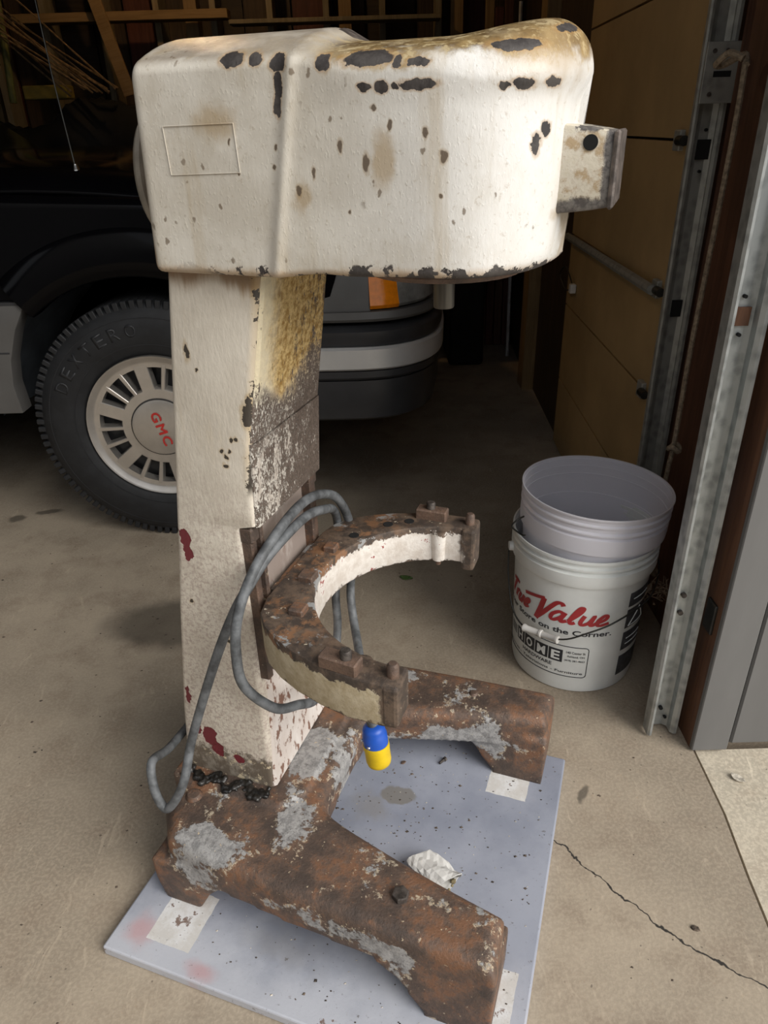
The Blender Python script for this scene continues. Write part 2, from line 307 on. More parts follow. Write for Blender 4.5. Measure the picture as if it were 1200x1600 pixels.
MT = dict(
    floor=m_concrete('garage_concrete', (.395, .328, .247)), drive=m_concrete('driveway_concrete', (.66, .585, .46), True),
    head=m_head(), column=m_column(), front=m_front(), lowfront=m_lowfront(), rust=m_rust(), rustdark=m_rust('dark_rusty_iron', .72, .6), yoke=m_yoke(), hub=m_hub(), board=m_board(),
    steel=simple('dull_shaft_steel', (.085, .078, .066), .42, .4, .4, 60, .1, 120, (1, 1, .1)), bolt=simple('oxidised_bolt', (.10, .085, .075), .55, .5, .35, 90, .4, 200),
    grease=simple('black_grease', (.018, .016, .014), .35, 0, .5, 60, 1.0, 55), rearcover=simple('grey_beige_cover', (.30, .265, .215), .5, 0, .15, 30),
    hole=simple('dark_hole', (.006, .006, .006), .9, 0, .1, 10, 0), cord=simple('grey_rubber_cord', (.115, .122, .128), .55, 0, .35, 45, .3, 150),
    plugblue=simple('blue_plastic', (.012, .085, .46), .4, 0, .08, 20, .05), plugyellow=simple('yellow_plastic', (.72, .50, .012), .42, 0, .1, 25, .1),
    tan=simple('tan_door_panel', (.40, .275, .13), .65, 0, .1, 3, .08, 40), tanseam=simple('dark_seam', (.05, .035, .02), .8),
    galv=m_galv('galvanised_steel'), galvdull=m_galv('dull_galvanised_steel', (.27, .27, .245), (.40, .40, .365)),
    jamb=m_wood('brown_jamb_wood', (.085, .036, .018), (.17, .075, .035)), redwood=m_wood('red_brown_framing_wood', (.07, .028, .015), (.14, .058, .03)),
    pine=m_wood('weathered_pine', (.26, .16, .065), (.38, .25, .11), 0), pinev=m_wood('weathered_pine_upright', (.24, .15, .065), (.36, .24, .11), 2), darkwood=m_wood('dark_barn_wood', (.03, .019, .011), (.075, .045, .024)),
    lath=m_wood('pale_lath', (.20, .165, .10), (.30, .25, .16)), sheath=m_wood('wall_sheathing', (.022, .015, .009), (.05, .032, .018), 0),
    grey=simple('grey_exterior_paint', (.155, .153, .150), .55, 0, .07, 6, .15, 45, (1, 1, .2)), ceil=simple('dark_ceiling_boards', (.06, .042, .028), .8),
    bucket=simple('white_bucket_plastic', (.80, .82, .80), .38, 0, .06, 7, .05, 30), bucket2=m_milky(),
    bred=simple('red_print', (.42, .035, .04), .45, 0, .1), bblack=simple('black_print', (.022, .024, .03), .5, 0, .1), bwhite=simple('white_print', (.80, .82, .80), .4, 0, .05), bgrey=simple('faded_dark_print', (.075, .077, .085), .5, 0, .3, 60),
    wire=simple('dark_wire', (.06, .06, .055), .45, .7, .2), grip=simple('white_grip_plastic', (.72, .70, .66), .4, 0, .05), rope=simple('dirty_rope', (.34, .27, .19), .9, 0, .25, 120, .8, 180),
    carpaint=simple('black_car_paint', (.002, .002, .0026), .12, 0, .1, 5, .02, 20, Specular_IOR_Level=.11), carplastic=simple('dark_bumper_plastic', (.032, .033, .036), .36, 0, .12, 10, .05),
    cladding=simple('grey_cladding', (.095, .092, .088), .45, 0, .06, 10), silver=simple('silver_trim', (.60, .60, .59), .36, .4, .05, 10, .02), liner=simple('wheel_well_liner', (.040, .047, .055), .6, 0, .25, 12, .2, 30),
    tyre=simple('tyre_rubber', (.015, .016, .018), .62, 0, .2, 25, .2, 90), tyre2=simple('tyre_letter_rubber', (.021, .022, .025), .5, 0, .1), alloy=simple('machined_alloy', (.62, .59, .55), .33, .8, .05, 20, .03),
    alloydark=simple('dark_wheel_pocket', (.05, .05, .052), .5, .4, .2), red=simple('red_enamel', (.55, .03, .025), .4, 0, .05), amber=simple('amber_lens', (.75, .22, .008), .12, 0, .08, 60, .3, 60), clear=simple('headlamp_lens', (.20, .20, .19), .08, 0, .2, 20, .2, 40),
    glass=simple('dark_car_glass', (.01, .012, .014), .05, 0, .1), black=simple('black_tarp', (.003, .003, .003), .8, 0, .3, 12, .5, 25), reed=simple('dry_reed', (.22, .145, .07), .7, 0, .35, 60, .2, 80), greenstick=simple('green_stick', (.16, .17, .05), .7, 0, .2),
    yellow=simple('mustard_foam', (.26, .20, .04), .8, 0, .15), leaf=simple('green_leaf', (.10, .17, .045), .6, 0, .3, 60), deadleaf=simple('dead_leaf', (.20, .14, .09), .8, 0, .3, 60), flake=simple('dark_flake', (.10, .075, .055), .8, 0, .6, 200),
    pflake=simple('pale_flake', (.55, .50, .42), .8, 0, .3, 200), paper=simple('crumpled_paper', (.74, .73, .70), .6, 0, .1, 20, .3, 40), dirt=simple('dried_mud', (.20, .16, .085), .9, 0, .4, 60), chrome=simple('chrome', (.7, .7, .7), .15, 1, .05), wirered=simple('red_wire', (.45, .02, .02), .4), wirewhite=simple('grey_white_wire', (.5, .5, .5), .4),
    asphalt=simple('asphalt', (.055, .055, .055), .9, 0, .2, 3, .4, 90), blocker_wood=m_wood('dark_blocker_boards', (.02, .016, .012), (.05, .04, .03)), scar=simple('bare_dark_iron', (.12, .098, .085), .55, .2, .4, 60, .8, 70),
    maroon=m_wood('maroon_boards', (.075, .022, .016), (.14, .045, .03)), gap=simple('board_gap', (.01, .008, .006), .9))

# ------------------------------------------------------------------ mesh helpers
def obj(name, bm, mat, parent=None, smooth=False, loc=None, ang=35):
    me = bpy.data.meshes.new(name)
    if isinstance(bm, tuple): me.from_pydata(*bm)
    elif isinstance(bm, bpy.types.Mesh): me = bm; me.name = name
    else: bm.normal_update(); bm.to_mesh(me); bm.free()
    o = bpy.data.objects.new(name, me); COL.objects.link(o)
    if mat is not None:
        me.materials.clear(); me.materials.append(MT[mat] if isinstance(mat, str) else mat)
    if smooth:
        if ang >= 180:
            for p in me.polygons: p.use_smooth = True
        else:
            b = bmesh.new(); b.from_mesh(me)
            for f in b.faces: f.smooth = True
            for e in b.edges:
                if len(e.link_faces) == 2 and e.calc_face_angle(0) > math.radians(ang): e.smooth = False
            b.to_mesh(me); b.free()
    if parent: o.parent = parent
    if loc: o.location = loc
    return o
def tag(o, label, cat, group=None):
    o['label'] = label; o['category'] = cat
    if group: o['group'] = group
    return o
def struct(o, label=None):
    o['kind'] = 'structure'
    if label: o['label'] = label
    return o
def thing(name, label, cat, loc=(0, 0, 0), rz=0, group=None):
    o = bpy.data.objects.new(name, None); COL.objects.link(o); o.location = loc; o.rotation_euler = (0, 0, rz); o.empty_display_size = .05
    return tag(o, label, cat, group)
def box(x0, x1, y0, y1, z0, z1, bev=0, seg=2, bm=None):
    b = bmesh.new()
    r = bmesh.ops.create_cube(b, size=1)
    for v in b.verts: v.co = Vector(((x0+x1)/2 + v.co.x*(x1-x0), (y0+y1)/2 + v.co.y*(y1-y0), (z0+z1)/2 + v.co.z*(z1-z0)))
    if bev: bmesh.ops.bevel(b, geom=b.edges[:], offset=bev, segments=seg, profile=.5, affect='EDGES')
    return merge(bm, b)
def merge(dst, src, M=None):
    if M is not None: src.transform(M)
    if dst is None: return src
    me = bpy.data.meshes.new('tmp'); src.to_mesh(me); src.free(); dst.from_mesh(me); bpy.data.meshes.remove(me); return dst
def catmull(P, n=8, closed=False):
    P = [Vector(p) for p in P]; out = []; N = len(P)
    for i in range(N if closed else N-1):
        if closed: a, b, c, d = P[(i-1) % N], P[i], P[(i+1) % N], P[(i+2) % N]
        else: a, b, c, d = P[max(i-1, 0)], P[i], P[i+1], P[min(i+2, N-1)]
        for k in range(n):
            t = k/n; out.append(.5*((2*b) + (c-a)*t + (2*a-5*b+4*c-d)*t*t + (3*b-a-3*c+d)*t**3))
    if not closed: out.append(P[-1])
    return out
def tube(P, r, seg=8, bm=None, caps=True, closed=False):
    b = bmesh.new(); rings = []; N = len(P); P = [Vector(p) for p in P]; R = r if isinstance(r, (list, tuple)) else [r]*N
    t0 = (P[1]-P[0]).normalized(); a = Vector((0, 0, 1)) if abs(t0.z) < .9 else Vector((1, 0, 0)); u = t0.cross(a).normalized()
    for i in range(N):
        if closed: t = (P[(i+1) % N]-P[i-1]).normalized()
        else: t = (P[min(i+1, N-1)]-P[max(i-1, 0)]).normalized()
        u = (u - t*u.dot(t)).normalized(); w = t.cross(u)
        rings.append([b.verts.new(P[i] + R[i]*(u*math.cos(2*PI*k/seg) + w*math.sin(2*PI*k/seg))) for k in range(seg)])
    for i in range(N if closed else N-1):
        A, B = rings[i], rings[(i+1) % N]
        for k in range(seg): b.faces.new((A[k], A[(k+1) % seg], B[(k+1) % seg], B[k]))
    if caps and not closed: b.faces.new(rings[0][::-1]); b.faces.new(rings[-1])
    return merge(bm, b)
def cyl(p0, p1, r0, r1=None, seg=16, bm=None, bev=0):
    b = tube([p0, p1], [r0, r0 if r1 is None else r1], seg)
    if bev:
        e = [x for x in b.edges if len(x.link_faces) == 2 and any(len(f.verts) > 4 for f in x.link_faces)]
        bmesh.ops.bevel(b, geom=e, offset=bev, segments=2, profile=.5, affect='EDGES')
    return merge(bm, b)
def lathe(prof, seg=48, bm=None, axis='z', closed=False):
    b = bmesh.new(); rings = []
    for (r, z) in prof:
        if r < 1e-5: rings.append([b.verts.new((0, 0, z))]); continue
        rings.append([b.verts.new((r*math.cos(2*PI*k/seg), r*math.sin(2*PI*k/seg), z)) for k in range(seg)])
    n = len(rings)
    for i in range(n if closed else n-1):
        A, B = rings[i], rings[(i+1) % n]
        for k in range(seg):
            if len(A) == 1 and len(B) == 1: continue
            if len(A) == 1: b.faces.new((A[0], B[(k+1) % seg], B[k]))
            elif len(B) == 1: b.faces.new((A[k], A[(k+1) % seg], B[0]))
            else: b.faces.new((A[k], A[(k+1) % seg], B[(k+1) % seg], B[k]))
    bmesh.ops.recalc_face_normals(b, faces=b.faces[:])
    if axis == 'y': b.transform(Matrix.Rotation(PI/2, 4, 'X'))    # +z -> -y
    if axis == 'x': b.transform(Matrix.Rotation(PI/2, 4, 'Y'))
    return merge(bm, b)
def prism(poly, d0, d1, axis='z', bev=0, seg=2, bm=None):
    b = bmesh.new()
    f = {'z': lambda p, d: (p[0], p[1], d), 'y': lambda p, d: (p[0], d, p[1]), 'x': lambda p, d: (d, p[0], p[1])}[axis]
    A = [b.verts.new(f(p, d0)) for p in poly]; B = [b.verts.new(f(p, d1)) for p in poly]; n = len(poly)
    b.faces.new(A[::-1]); b.faces.new(B)
    for i in range(n): b.faces.new((A[i], A[(i+1) % n], B[(i+1) % n], B[i]))
    bmesh.ops.recalc_face_normals(b, faces=b.faces[:])
    if bev: bmesh.ops.bevel(b, geom=b.edges[:], offset=bev, segments=seg, profile=.5, affect='EDGES', clamp_overlap=True)
    return merge(bm, b)
def remesh(bm, voxel, it=6, fac=.5):
    me = bpy.data.meshes.new('tmp'); bm.to_mesh(me); bm.free()
    o = bpy.data.objects.new('tmp', me); COL.objects.link(o)
    r = o.modifiers.new('r', 'REMESH'); r.mode = 'VOXEL'; r.voxel_size = voxel; r.use_smooth_shade = True
    if it: s = o.modifiers.new('s', 'SMOOTH'); s.factor = fac; s.iterations = it
    dg = bpy.context.evaluated_depsgraph_get(); out = bpy.data.meshes.new_from_object(o.evaluated_get(dg), depsgraph=dg)
    bpy.data.objects.remove(o); bpy.data.meshes.remove(me)
    for p in out.polygons: p.use_smooth = True
    return out
def text_bm(s, size=1.0, shear=0., bold=0., align='LEFT', space=1., fill=True):
    c = bpy.data.curves.new('t', 'FONT'); c.body = s; c.size = size; c.shear = shear; c.offset = bold; c.align_x = align; c.space_character = space; c.resolution_u = 3
    o = bpy.data.objects.new('t', c); COL.objects.link(o); dg = bpy.context.evaluated_depsgraph_get()
    me = bpy.data.meshes.new_from_object(o.evaluated_get(dg), depsgraph=dg); b = bmesh.new(); b.from_mesh(me)
    bpy.data.objects.remove(o); bpy.data.curves.remove(c); bpy.data.meshes.remove(me)
    bmesh.ops.triangulate(b, faces=b.faces[:])
    return b
def join(bms):
    d = None
    for b in bms: d = merge(d, b) if d is not None else b
    return d
def copy_tree(o, parent=None):
    c = o.copy(); COL.objects.link(c); c.parent = parent
    for ch in list(o.children): copy_tree(ch, c)
    return c

# ------------------------------------------------------------------ setting
EDGE = [(.607, 1.03), (.603, .878), (.589, .752), (.58, .64), (.545, .3), (.5, -.2), (.44, -.9), (.38, -1.6)]
fl = prism([(-4.6, 4.4), (-4.6, -1.6)] + EDGE[::-1] + [(.607, 1.06), (2.3, 1.06), (2.3, 4.4)], -.12, 0)
struct(obj('floor', fl, 'floor'), 'worn tan-grey concrete garage slab with a crack')
dv = prism([(x + .006, y) for x, y in EDGE] + [(3.5, -1.6), (3.5, 1.03)][::1], -.12, -.004)
struct(obj('floor_driveway', dv, 'drive'), 'paler concrete apron outside the grey wall')
gr = prism([(-14, -1.62), (-14, -14), (14, -14), (14, -1.62)], -.16, -.02)
struct(obj('floor_yard', gr, 'asphalt'), 'dark asphalt yard in front of the garage')
struct(obj('wall_light_blocker', box(-14, 1.5, -5.2, -4.9, -.16, 3.0), 'blocker_wood'), 'added unseen dark timber wall blocking light across the yard')  # added out of view to keep low sky light off car and interior
struct(obj('wall_left_blocker', box(-1.85, -1.75, -4.9, 1.035, -.16, 3.4), 'grey'), 'added unseen grey wall blocking light from the left')  # unseen wall added to cut sky light on the left side
struct(obj('ceiling_light_blocker', box(-6.5, 3.5, .62, 1.035, 2.2, 2.28), 'ceil'), 'added unseen dark overhang shading the garage interior')  # overhang added above the view to darken the interior

struct(obj('ceiling', box(-4.6, 2.3, 1.03, 4.4, 2.42, 2.5), 'ceil'), 'dark boarded garage ceiling')
struct(obj('wall_left', box(-4.7, -4.6, 1.03, 4.4, 0, 2.5), 'sheath'), 'dark left garage wall')
struct(obj('wall_header', box(-4.7, .607, 1.035, 1.13, 2.05, 3.4), 'grey'), 'grey header above the open garage doorway')
struct(obj('wall_front_left', box(-6.5, -2.2, 1.035, 1.13, 0, 3.4), 'grey'), 'grey outer wall left of the doorway')

# back wall: sheathing, upright laths, shelf boards
wb_ = struct(obj('wall_back', box(-4.6, 2.3, 4.3, 4.4, 0, 2.5), 'sheath'), 'dark board back wall of the garage')
x = -3.4; k = 0
while x < 1.2:                                               # wide dark planks between the studs
    w = .2 + .05*math.sin(k*2.3); obj('plank', box(x, x+w-.012, 4.275+.006*math.sin(k*5), 4.31, 0, 2.42), ['darkwood', 'sheath', 'darkwood', 'maroon'][k % 4], wb_); x += w; k += 1
for i in range(12):
    sx = -2.62 + i*.268; obj('lath', box(sx-.014, sx+.014, 4.12, 4.275, .0, 2.42), 'lath', wb_)
for sx in (-.86, -.12, .42, -1.9): obj('stud', box(sx-.03, sx+.03, 4.17, 4.275, 0, 2.42), 'pinev', wb_)

# right wall with the sectional door
WX = .640
def wallx(y): return WX + .037*(y-1.6)
RW = lambda name, y0, y1, z0, z1, t, mat, parent=None, off=0.: obj(name, prism([(wallx(y0)+off, y0), (wallx(y1)+off, y1), (wallx(y1)+off+t, y1), (wallx(y0)+off+t, y0)], z0, z1, 'z'), mat, parent)
door = struct(obj('door_1', prism([(wallx(1.6)+.03, 1.635), (wallx(2.62)+.03, 2.62), (wallx(2.62)+.06, 2.62), (wallx(1.6)+.06, 1.635)], 0, 2.3), 'tanseam'), 'tan sectional side door behind the galvanised track')
zs = [.005, .262, .536, .772, 1.076, 1.36, 1.66, 1.96, 2.28]
for a, b in zip(zs[:-1], zs[1:]): RW('panel', 1.635, 2.62, a+.003, b-.003, .032, 'tan', door)
def ywall(y, z, off): return Vector((wallx(y)+off, y, z))
obj('strut', tube([ywall(1.66, .775, -.02), ywall(2.1, .772, -.02), ywall(2.6, .768, -.02)], .012, 8), 'galvdull', door, True)
for zz in (.536, 1.076, .775, 1.36):
    r = obj('hinge', box(wallx(1.68)-.012, wallx(1.68)+.002, 1.655, 1.69, zz-.02, zz+.02, .003), 'galvdull', door)
    obj('roller', cyl((wallx(1.66)-.012, 1.655, zz), (wallx(1.66)-.012, 1.625, zz), .010, None, 12), 'wire', r, True)
struct(obj('wall_right', prism([(wallx(2.62)+.02, 2.62), (wallx(4.4)+.02, 4.4), (wallx(4.4)+.4, 4.4), (wallx(2.62)+.4, 2.62)], 0, 2.5), 'darkwood'), 'dark wood right garage wall beyond the tan door')
struct(obj('trim_1', box(wallx(3.3)-.035, wallx(3.3)+.02, 3.25, 3.36, 0, 2.42), 'pinev'), 'upright brown post on the dark right wall')
# framing between the two tracks
fr = struct(obj('wall_right_framing', box(.705, 1.2, 1.13, 1.64, 0, 2.42), 'redwood'), 'red-brown timber framing beside the doorway')
for (y0, y1, off) in ((1.162, 1.30, -.02), (1.308, 1.42, -.004), (1.425, 1.56, .0)):
    obj('plank', box(.682+off, .706, y0, y1, 0, 2.42, .003, 1), 'redwood', fr)
struct(obj('wall_front', box(.607, 3.5, 1.045, 1.13, 0, 3.4), 'grey'), 'grey painted outer wall right of the doorway')
sd = bpy.data.objects['wall_front']
for i in range(8): obj('siding_panel', box(.672+.012+i*.2, .672+.2+i*.2, 1.036, 1.05, .004, 3.3, .004, 1), 'grey', sd)
struct(obj('trim_2', box(.601, .672, 1.022, 1.035, .003, 3.3, .002, 1), 'grey'), 'grey casing board on the doorway edge')
jb = struct(obj('trim_3', box(.602, .632, 1.035, 1.16, 0, 2.42), 'jamb'), 'brown wooden door jamb')
st = obj('strike_plate', box(.597, .604, 1.05, 1.085, .27, .335, .002, 1), 'wire', jb)

bl = thing('ceiling_lamp', 'bare warm bulb hanging from the garage ceiling above the car', 'lamp', (-.75, 3.3, 2.42))
obj('flex', cyl((0, 0, 0), (0, 0, -.1), .004), 'wire', bl); obj('socket', lathe([(0, -.1), (.018, -.1), (.02, -.15), (0, -.15)], 16), 'wire', bl, True)
gB = G('lamp_glow'); gB.fin((1, .8, .5), .4, 0, Emission_Color=(1, .62, .28, 1), Emission_Strength=8.0)
obj('bulb', lathe([(0, -.225), (.018, -.222), (.03, -.205), (.03, -.185), (.016, -.155), (.012, -.15), (0, -.15)], 20), gB.m, bl, True)
pl_d = bpy.data.lights.new('bulb_light', 'POINT'); pl_d.energy = 7; pl_d.color = (1, .62, .28); pl_d.shadow_soft_size = .03
pl = bpy.data.objects.new('bulb_light', pl_d); COL.objects.link(pl); pl.parent = bl; pl.location = (0, 0, -.26)

# ------------------------------------------------------------------ door tracks
def track(name, label, x0, y0, w, z1, mat, holes, tilt=0., lip=1.):
    t = thing(name, label, 'track', (x0, y0, 0))
    # C section: web facing the camera, curled lips
    sec = [(0, -.022), (.004, -.026), (.009, -.024), (.009, -.021), (.006, -.022), (.003, -.019), (.003, 0), (w*.36, .006), (w*.66, .006), (w-.012, 0), (w-.012, -.016), (w-.006, -.022), (w, -.022), (w, -.019), (w-.005, -.019), (w-.009, -.014), (w-.009, .003), (w*.66, .009), (w*.36, .009), (0, .003)]
    sec = [(a, b if b >= 0 else b*lip) for a, b in sec]
    b = bmesh.new(); A = [b.verts.new((x, y, .006)) for x, y in sec]; B = [b.verts.new((x+tilt, y, z1)) for x, y in sec]
    for i in range(len(sec)): b.faces.new((A[i], A[(i+1) % len(sec)], B[(i+1) % len(sec)], B[i]))
    b.faces.new(A[::-1]); b.faces.new(B); bmesh.ops.recalc_face_normals(b, faces=b.faces[:])
    obj('rail', b, mat, t)
    for (hx, hz, hw, hh) in holes:
        xx = hx + tilt*hz/z1
        if hw > .006: obj('slot', box(xx-hw, xx+hw, .001, .0065, hz-hh, hz+hh), 'hole' if mat != 'galv' else 'jamb', t)
        else: obj('bolt', cyl((xx, .008, hz), (xx, -.0005, hz), hw, None, 8), 'hole' if hh == 0 else 'bolt', t)
    return t
tA = track('door_track', 'bright galvanised door track standing on the floor before the brown jamb', .526, 1.088, .060, 2.3, 'galv',
    [(.032, .85, .011, .014), (.032, .822, .003, 0), (.030, .88, .003, 0), (.030, .335, .005, 1), (.030, .295, .005, 1), (.030, .055, .004, 0), (.018, .03, .003, 0), (.042, .03, .003, 0)], -.012)
tB = track('door_track', 'dull galvanised door track at the edge of the tan sectional door', .628, 1.60, .062, 2.3, 'galvdull',
    [(.034, 1.06, .013, .018), (.034, 1.095, .003, 0), (.034, 1.02, .003, 0), (.034, .745, .011, .018)], 0, .35)
bp = thing('track_bracket', 'grey steel bracket plate bolted across the dull track', 'bracket', (.63, 1.565, 1.19))
obj('plate', box(-.006, .075, 0, .005, -.05, .05, .001, 1), 'galvdull', bp)
obj('slot', box(.012, .045, -.001, .002, -.007, .003), 'hole', bp)
for (a, b) in ((.008, .035), (.032, .035), (.01, -.035)): obj('bolt', cyl((a, .002, b), (a, -.003, b), .004, None, 8), 'bolt', bp)

# rope on the bracket
rp = thing('rope', 'dirty knotted pull rope hanging from the bracket plate', 'rope', (.648, 1.45, 0))
random.seed(3)
pts = [(0, 0, 1.20), (.002, 0, 1.1), (-.002, -.002, .9), (-.004, .002, .7), (-.004, 0, .49), (-.006, .004, .42), (-.008, .004, .3), (-.012, .008, .12)]
obj('strand', tube(catmull(pts, 6), .0052, 7), 'rope', rp, True)
for zc, rr in ((.475, .011), (.15, .010)):
    obj('knot', tube(catmull([(.004+rr*math.cos(a)-.006, rr*math.sin(a), zc+.006*math.sin(2*a)) for a in [i*PI/3 for i in range(6)]], 4, True), .0062, 6, closed=True), 'rope', rp, True)
obj('knot', tube(catmull([(-.005, .0, 1.205), (-.022, .02, 1.215), (-.03, .05, 1.20), (-.012, .06, 1.20), (.005, .02, 1.212), (0, -.004, 1.195)], 5), .0058, 7), 'rope', rp, True)
obj('frayed_end', tube(catmull([(-.012, .008, .12), (-.016, .004, .08), (-.012, .0, .05), (-.02, -.003, .02)], 4), [.006]*6+[.004]*7, 6), 'rope', rp, True)

# cable with small connector on the tan door
cb = thing('cable', 'looped black cable with a small pale connector on the tan door', 'cable')
obj('connector', box(wallx(2.5)-.022, wallx(2.5)-.002, 2.475, 2.50, .60, .63, .003), 'grip', cb)
obj('wire', tube(catmull([ywall(2.5, .63, -.012), ywall(2.58, .67, -.02), ywall(2.62, .64, -.03), ywall(2.56, .60, -.02), ywall(2.5, .61, -.012)], 6), .0025, 6), 'wire', cb, True)

# ------------------------------------------------------------------ plywood board under the mixer
YAW = math.radians(-20.5); OX, OY = -.01832, .86814
bd = prism([(-.332, -.352), (.303, -.348), (.292, .245), (-.330, .245)], .0, .02, 'z', .003, 2)
board = obj('plywood_board', bd, 'board', None, False, (OX, OY, 0)); board.rotation_euler = (0, 0, YAW)
tag(board, 'blue-grey sprayed plywood board with white patches under the mixer feet', 'board')

# ------------------------------------------------------------------ the mixer
mx = thing('floor_mixer', 'old rusty white floor-standing dough mixer with peeling paint on plywood board', 'mixer', (OX, OY, 0), YAW)
ZB = .02
# base casting
IN = catmull([(.253, -.19), (.15, -.168), (.05, -.142), (-.035, -.116), (-.058, -.095), (-.064, -.05), (-.064, .05), (-.058, .095), (-.035, .116), (.05, .142), (.15, .168), (.253, .19)], 4)
OUTL = [(.258, .276), (.1, .272), (-.06, .264), (-.2, .252), (-.268, .238), (-.305, .19), (-.326, .09), (-.326, -.09), (-.305, -.19), (-.268, -.238), (-.2, -.252), (-.06, -.264), (.1, -.272), (.258, -.276)]
poly = [(p.x, p.y) for p in IN] + OUTL
b = prism(poly, .092, .160)
e = [x for x in b.edges if all(v.co.z > .15 for v in x.verts)]
bmesh.ops.bevel(b, geom=e, offset=.030, segments=6, profile=.5, affect='EDGES', clamp_overlap=True)
for s in (-1, 1):
    pr = [(.10, .115), (.258, .115), (.257, .06), (.256, ZB-.003), (.166, ZB-.003), (.122, .075), (.09, .095)]
    t = prism(pr, .168*s, .284*s, 'y')
    for v in t.verts:
        k = (.115-v.co.z)/.095
        v.co.y = s*(.224 + (abs(v.co.y)-.224)*(.84+.16*k))
    b = merge(b, t)
    pr = [(-.298, .11), (-.150, .11), (-.175, .088), (-.2, .06), (-.222, ZB-.003), (-.286, ZB-.003), (-.296, .06)]
    t = prism(pr, .150*s, .250*s, 'y'); b = merge(b, t)
# raised pad carrying the column
t = prism([(-.325, -.135), (-.125, -.135), (-.095, -.10), (-.095, .10), (-.125, .135), (-.325, .135)], .13, .168); b = merge(b, t)
base = obj('base_casting', remesh(b, .004, 4, .5), 'rust', mx); base['label'] = 'rust-brown four-footed cast iron base'
def hexbolt(x, y, z, r, h, parent, mat='bolt', name='bolt'):
    b = cyl((x, y, z), (x, y, z+h), r, None, 6, bev=r*.12); return obj(name, b, mat, parent)
hexbolt(.108, -.214, .156, .0125, .013, base); 
obj('bolt', lathe([(0, .164), (.006, .1635), (.009, .160), (.0095, .154)], 16), 'rustdark', base, True).location = (.110, .219, 0)
obj('plug', lathe([(0, .162), (.008, .1615), (.0105, .158), (.0105, .150)], 16), 'dirt', base, True).location = (-.093, -.226, -.003)
obj('bolt', lathe([(0, .173), (.010, .172), (.014, .166), (.0145, .150)], 18), 'rust', base, True).location = (-.268, -.158, -.006)
obj('bolt', lathe([(0, .173), (.010, .172), (.014, .166), (.0145, .150)], 18), 'rust', base, True).location = (-.268, .158, -.006)
random.seed(11)
gb = bmesh.new()
for i in range(170):
    a = random.random(); xx = -.305 + a*.155; yy = -.116 - .018*random.random() + .006*math.sin(a*20); r = .002 + .0045*random.random()
    s_ = bmesh.new(); bmesh.ops.create_icosphere(s_, subdivisions=1, radius=r); 
    for v in s_.verts: v.co *= .8+.4*random.random()
    s_.transform(Matrix.Translation((xx, yy, .166+.004*random.random()))); gb = merge(gb, s_)
obj('grease_seam', remesh(gb, .0016, 2, .5), 'grease', base)

# column: lofted shell, rear slopes, front vertical below and leaning forward above
def loft(secs, caps=True):
    b = bmesh.new(); R = [[b.verts.new(p) for p in s] for s in secs]; n = len(secs[0])
    for A, B in zip(R[:-1], R[1:]):
        for k in range(n): b.faces.new((A[k], A[(k+1) % n], B[(k+1) % n], B[k]))
    if caps: b.faces.new(R[0][::-1]); b.faces.new(R[-1])
    bmesh.ops.recalc_face_normals(b, faces=b.faces[:]); return b
def lerp(a, b, t): return a+(b-a)*t
def interp(tab, z):
    if z <= tab[0][0]: return tab[0][1]
    for (a, fa), (b, fb) in zip(tab[:-1], tab[1:]):
        if z <= b: return lerp(fa, fb, (z-a)/(b-a))
    return tab[-1][1]
REAR = [(.15, -.316), (.3, -.299), (.6, -.254), (1.0, -.199)]
FRNT = [(.15, -.146), (.4, -.146), (.655, -.145), (.6601, -.1235), (.776, -.1165), (.98, -.0825), (1.0, -.08)]
HW = [(.15, .108), (.5, .107), (1.0, .096)]
secs = []
for z in [.145, .2, .25, .3, .35, .4, .45, .5, .55, .6, .65, .655, .6601, .69, .73, .776, .82, .86, .9, .94, .98, 1.005]:
    r, f, w = interp(REAR, z), interp(FRNT, z), interp(HW, z); c = .009; ps = []
    for (sx, sy, a0) in ((r, -w, PI), (f, -w, 1.5*PI), (f, w, 0), (r, w, .5*PI)):
        ox = sx + c*(1 if sx == r else -1); oy = sy + c*(1 if sy < 0 else -1)
        for k in range(5): a = a0 + k*PI/8; ps.append((ox + c*math.cos(a), oy + c*math.sin(a), z))
    secs.append(ps)
col = obj('column', loft(secs), 'column', mx, True, None, 60)
# front covers: upper leaning plate, lower lapped plate, ways
def plate(zs, off, hwf, thick, name, mat, parent, ang=30):
    secs = []
    for z in zs:
        f = off(z); w = hwf(z); c = .004
        secs.append([(f-thick, -w, z), (f-c, -w, z), (f, -w+c, z), (f, w-c, z), (f-c, w, z), (f-thick, w, z)])
    return obj(name, loft(secs), mat, parent, True, None, ang)
up_f = lambda z: lerp(-.1135, -.0765, (z-.776)/(.995-.776))
lo_f = lambda z: lerp(-.1195, -.112, (z-.66)/(.776-.66))
plate([.7785+.0218*i for i in range(11)], up_f, lambda z: lerp(.0975, .0885, (z-.776)/.22), .008, 'upper_cover', 'front', col)
plate([.658, .69, .73, .7765], lo_f, lambda z: .0985, .008, 'lower_cover', 'front', col)
plate([.17, .24, .4, .665], lambda z: -.143, lambda z: .088 + .018*max(0, (.42-z)/.25), .01, 'front_plate', 'lowfront', col)
for s in (-1, 1):
    w_ = obj('slide_way', box(-.158, -.132, s*.094-.007, s*.094+.007, .395, .656, .002, 1), 'rustdark', col)
    obj('gib_strip', box(-.146, -.128, s*.078-.004, s*.078+.004, .40, .654, .0015, 1), 'rust', w_)
    obj('stop_block', box(-.15, -.129, s*.092-.010, s*.092+.010, .632, .656, .003, 1), 'rust', w_)

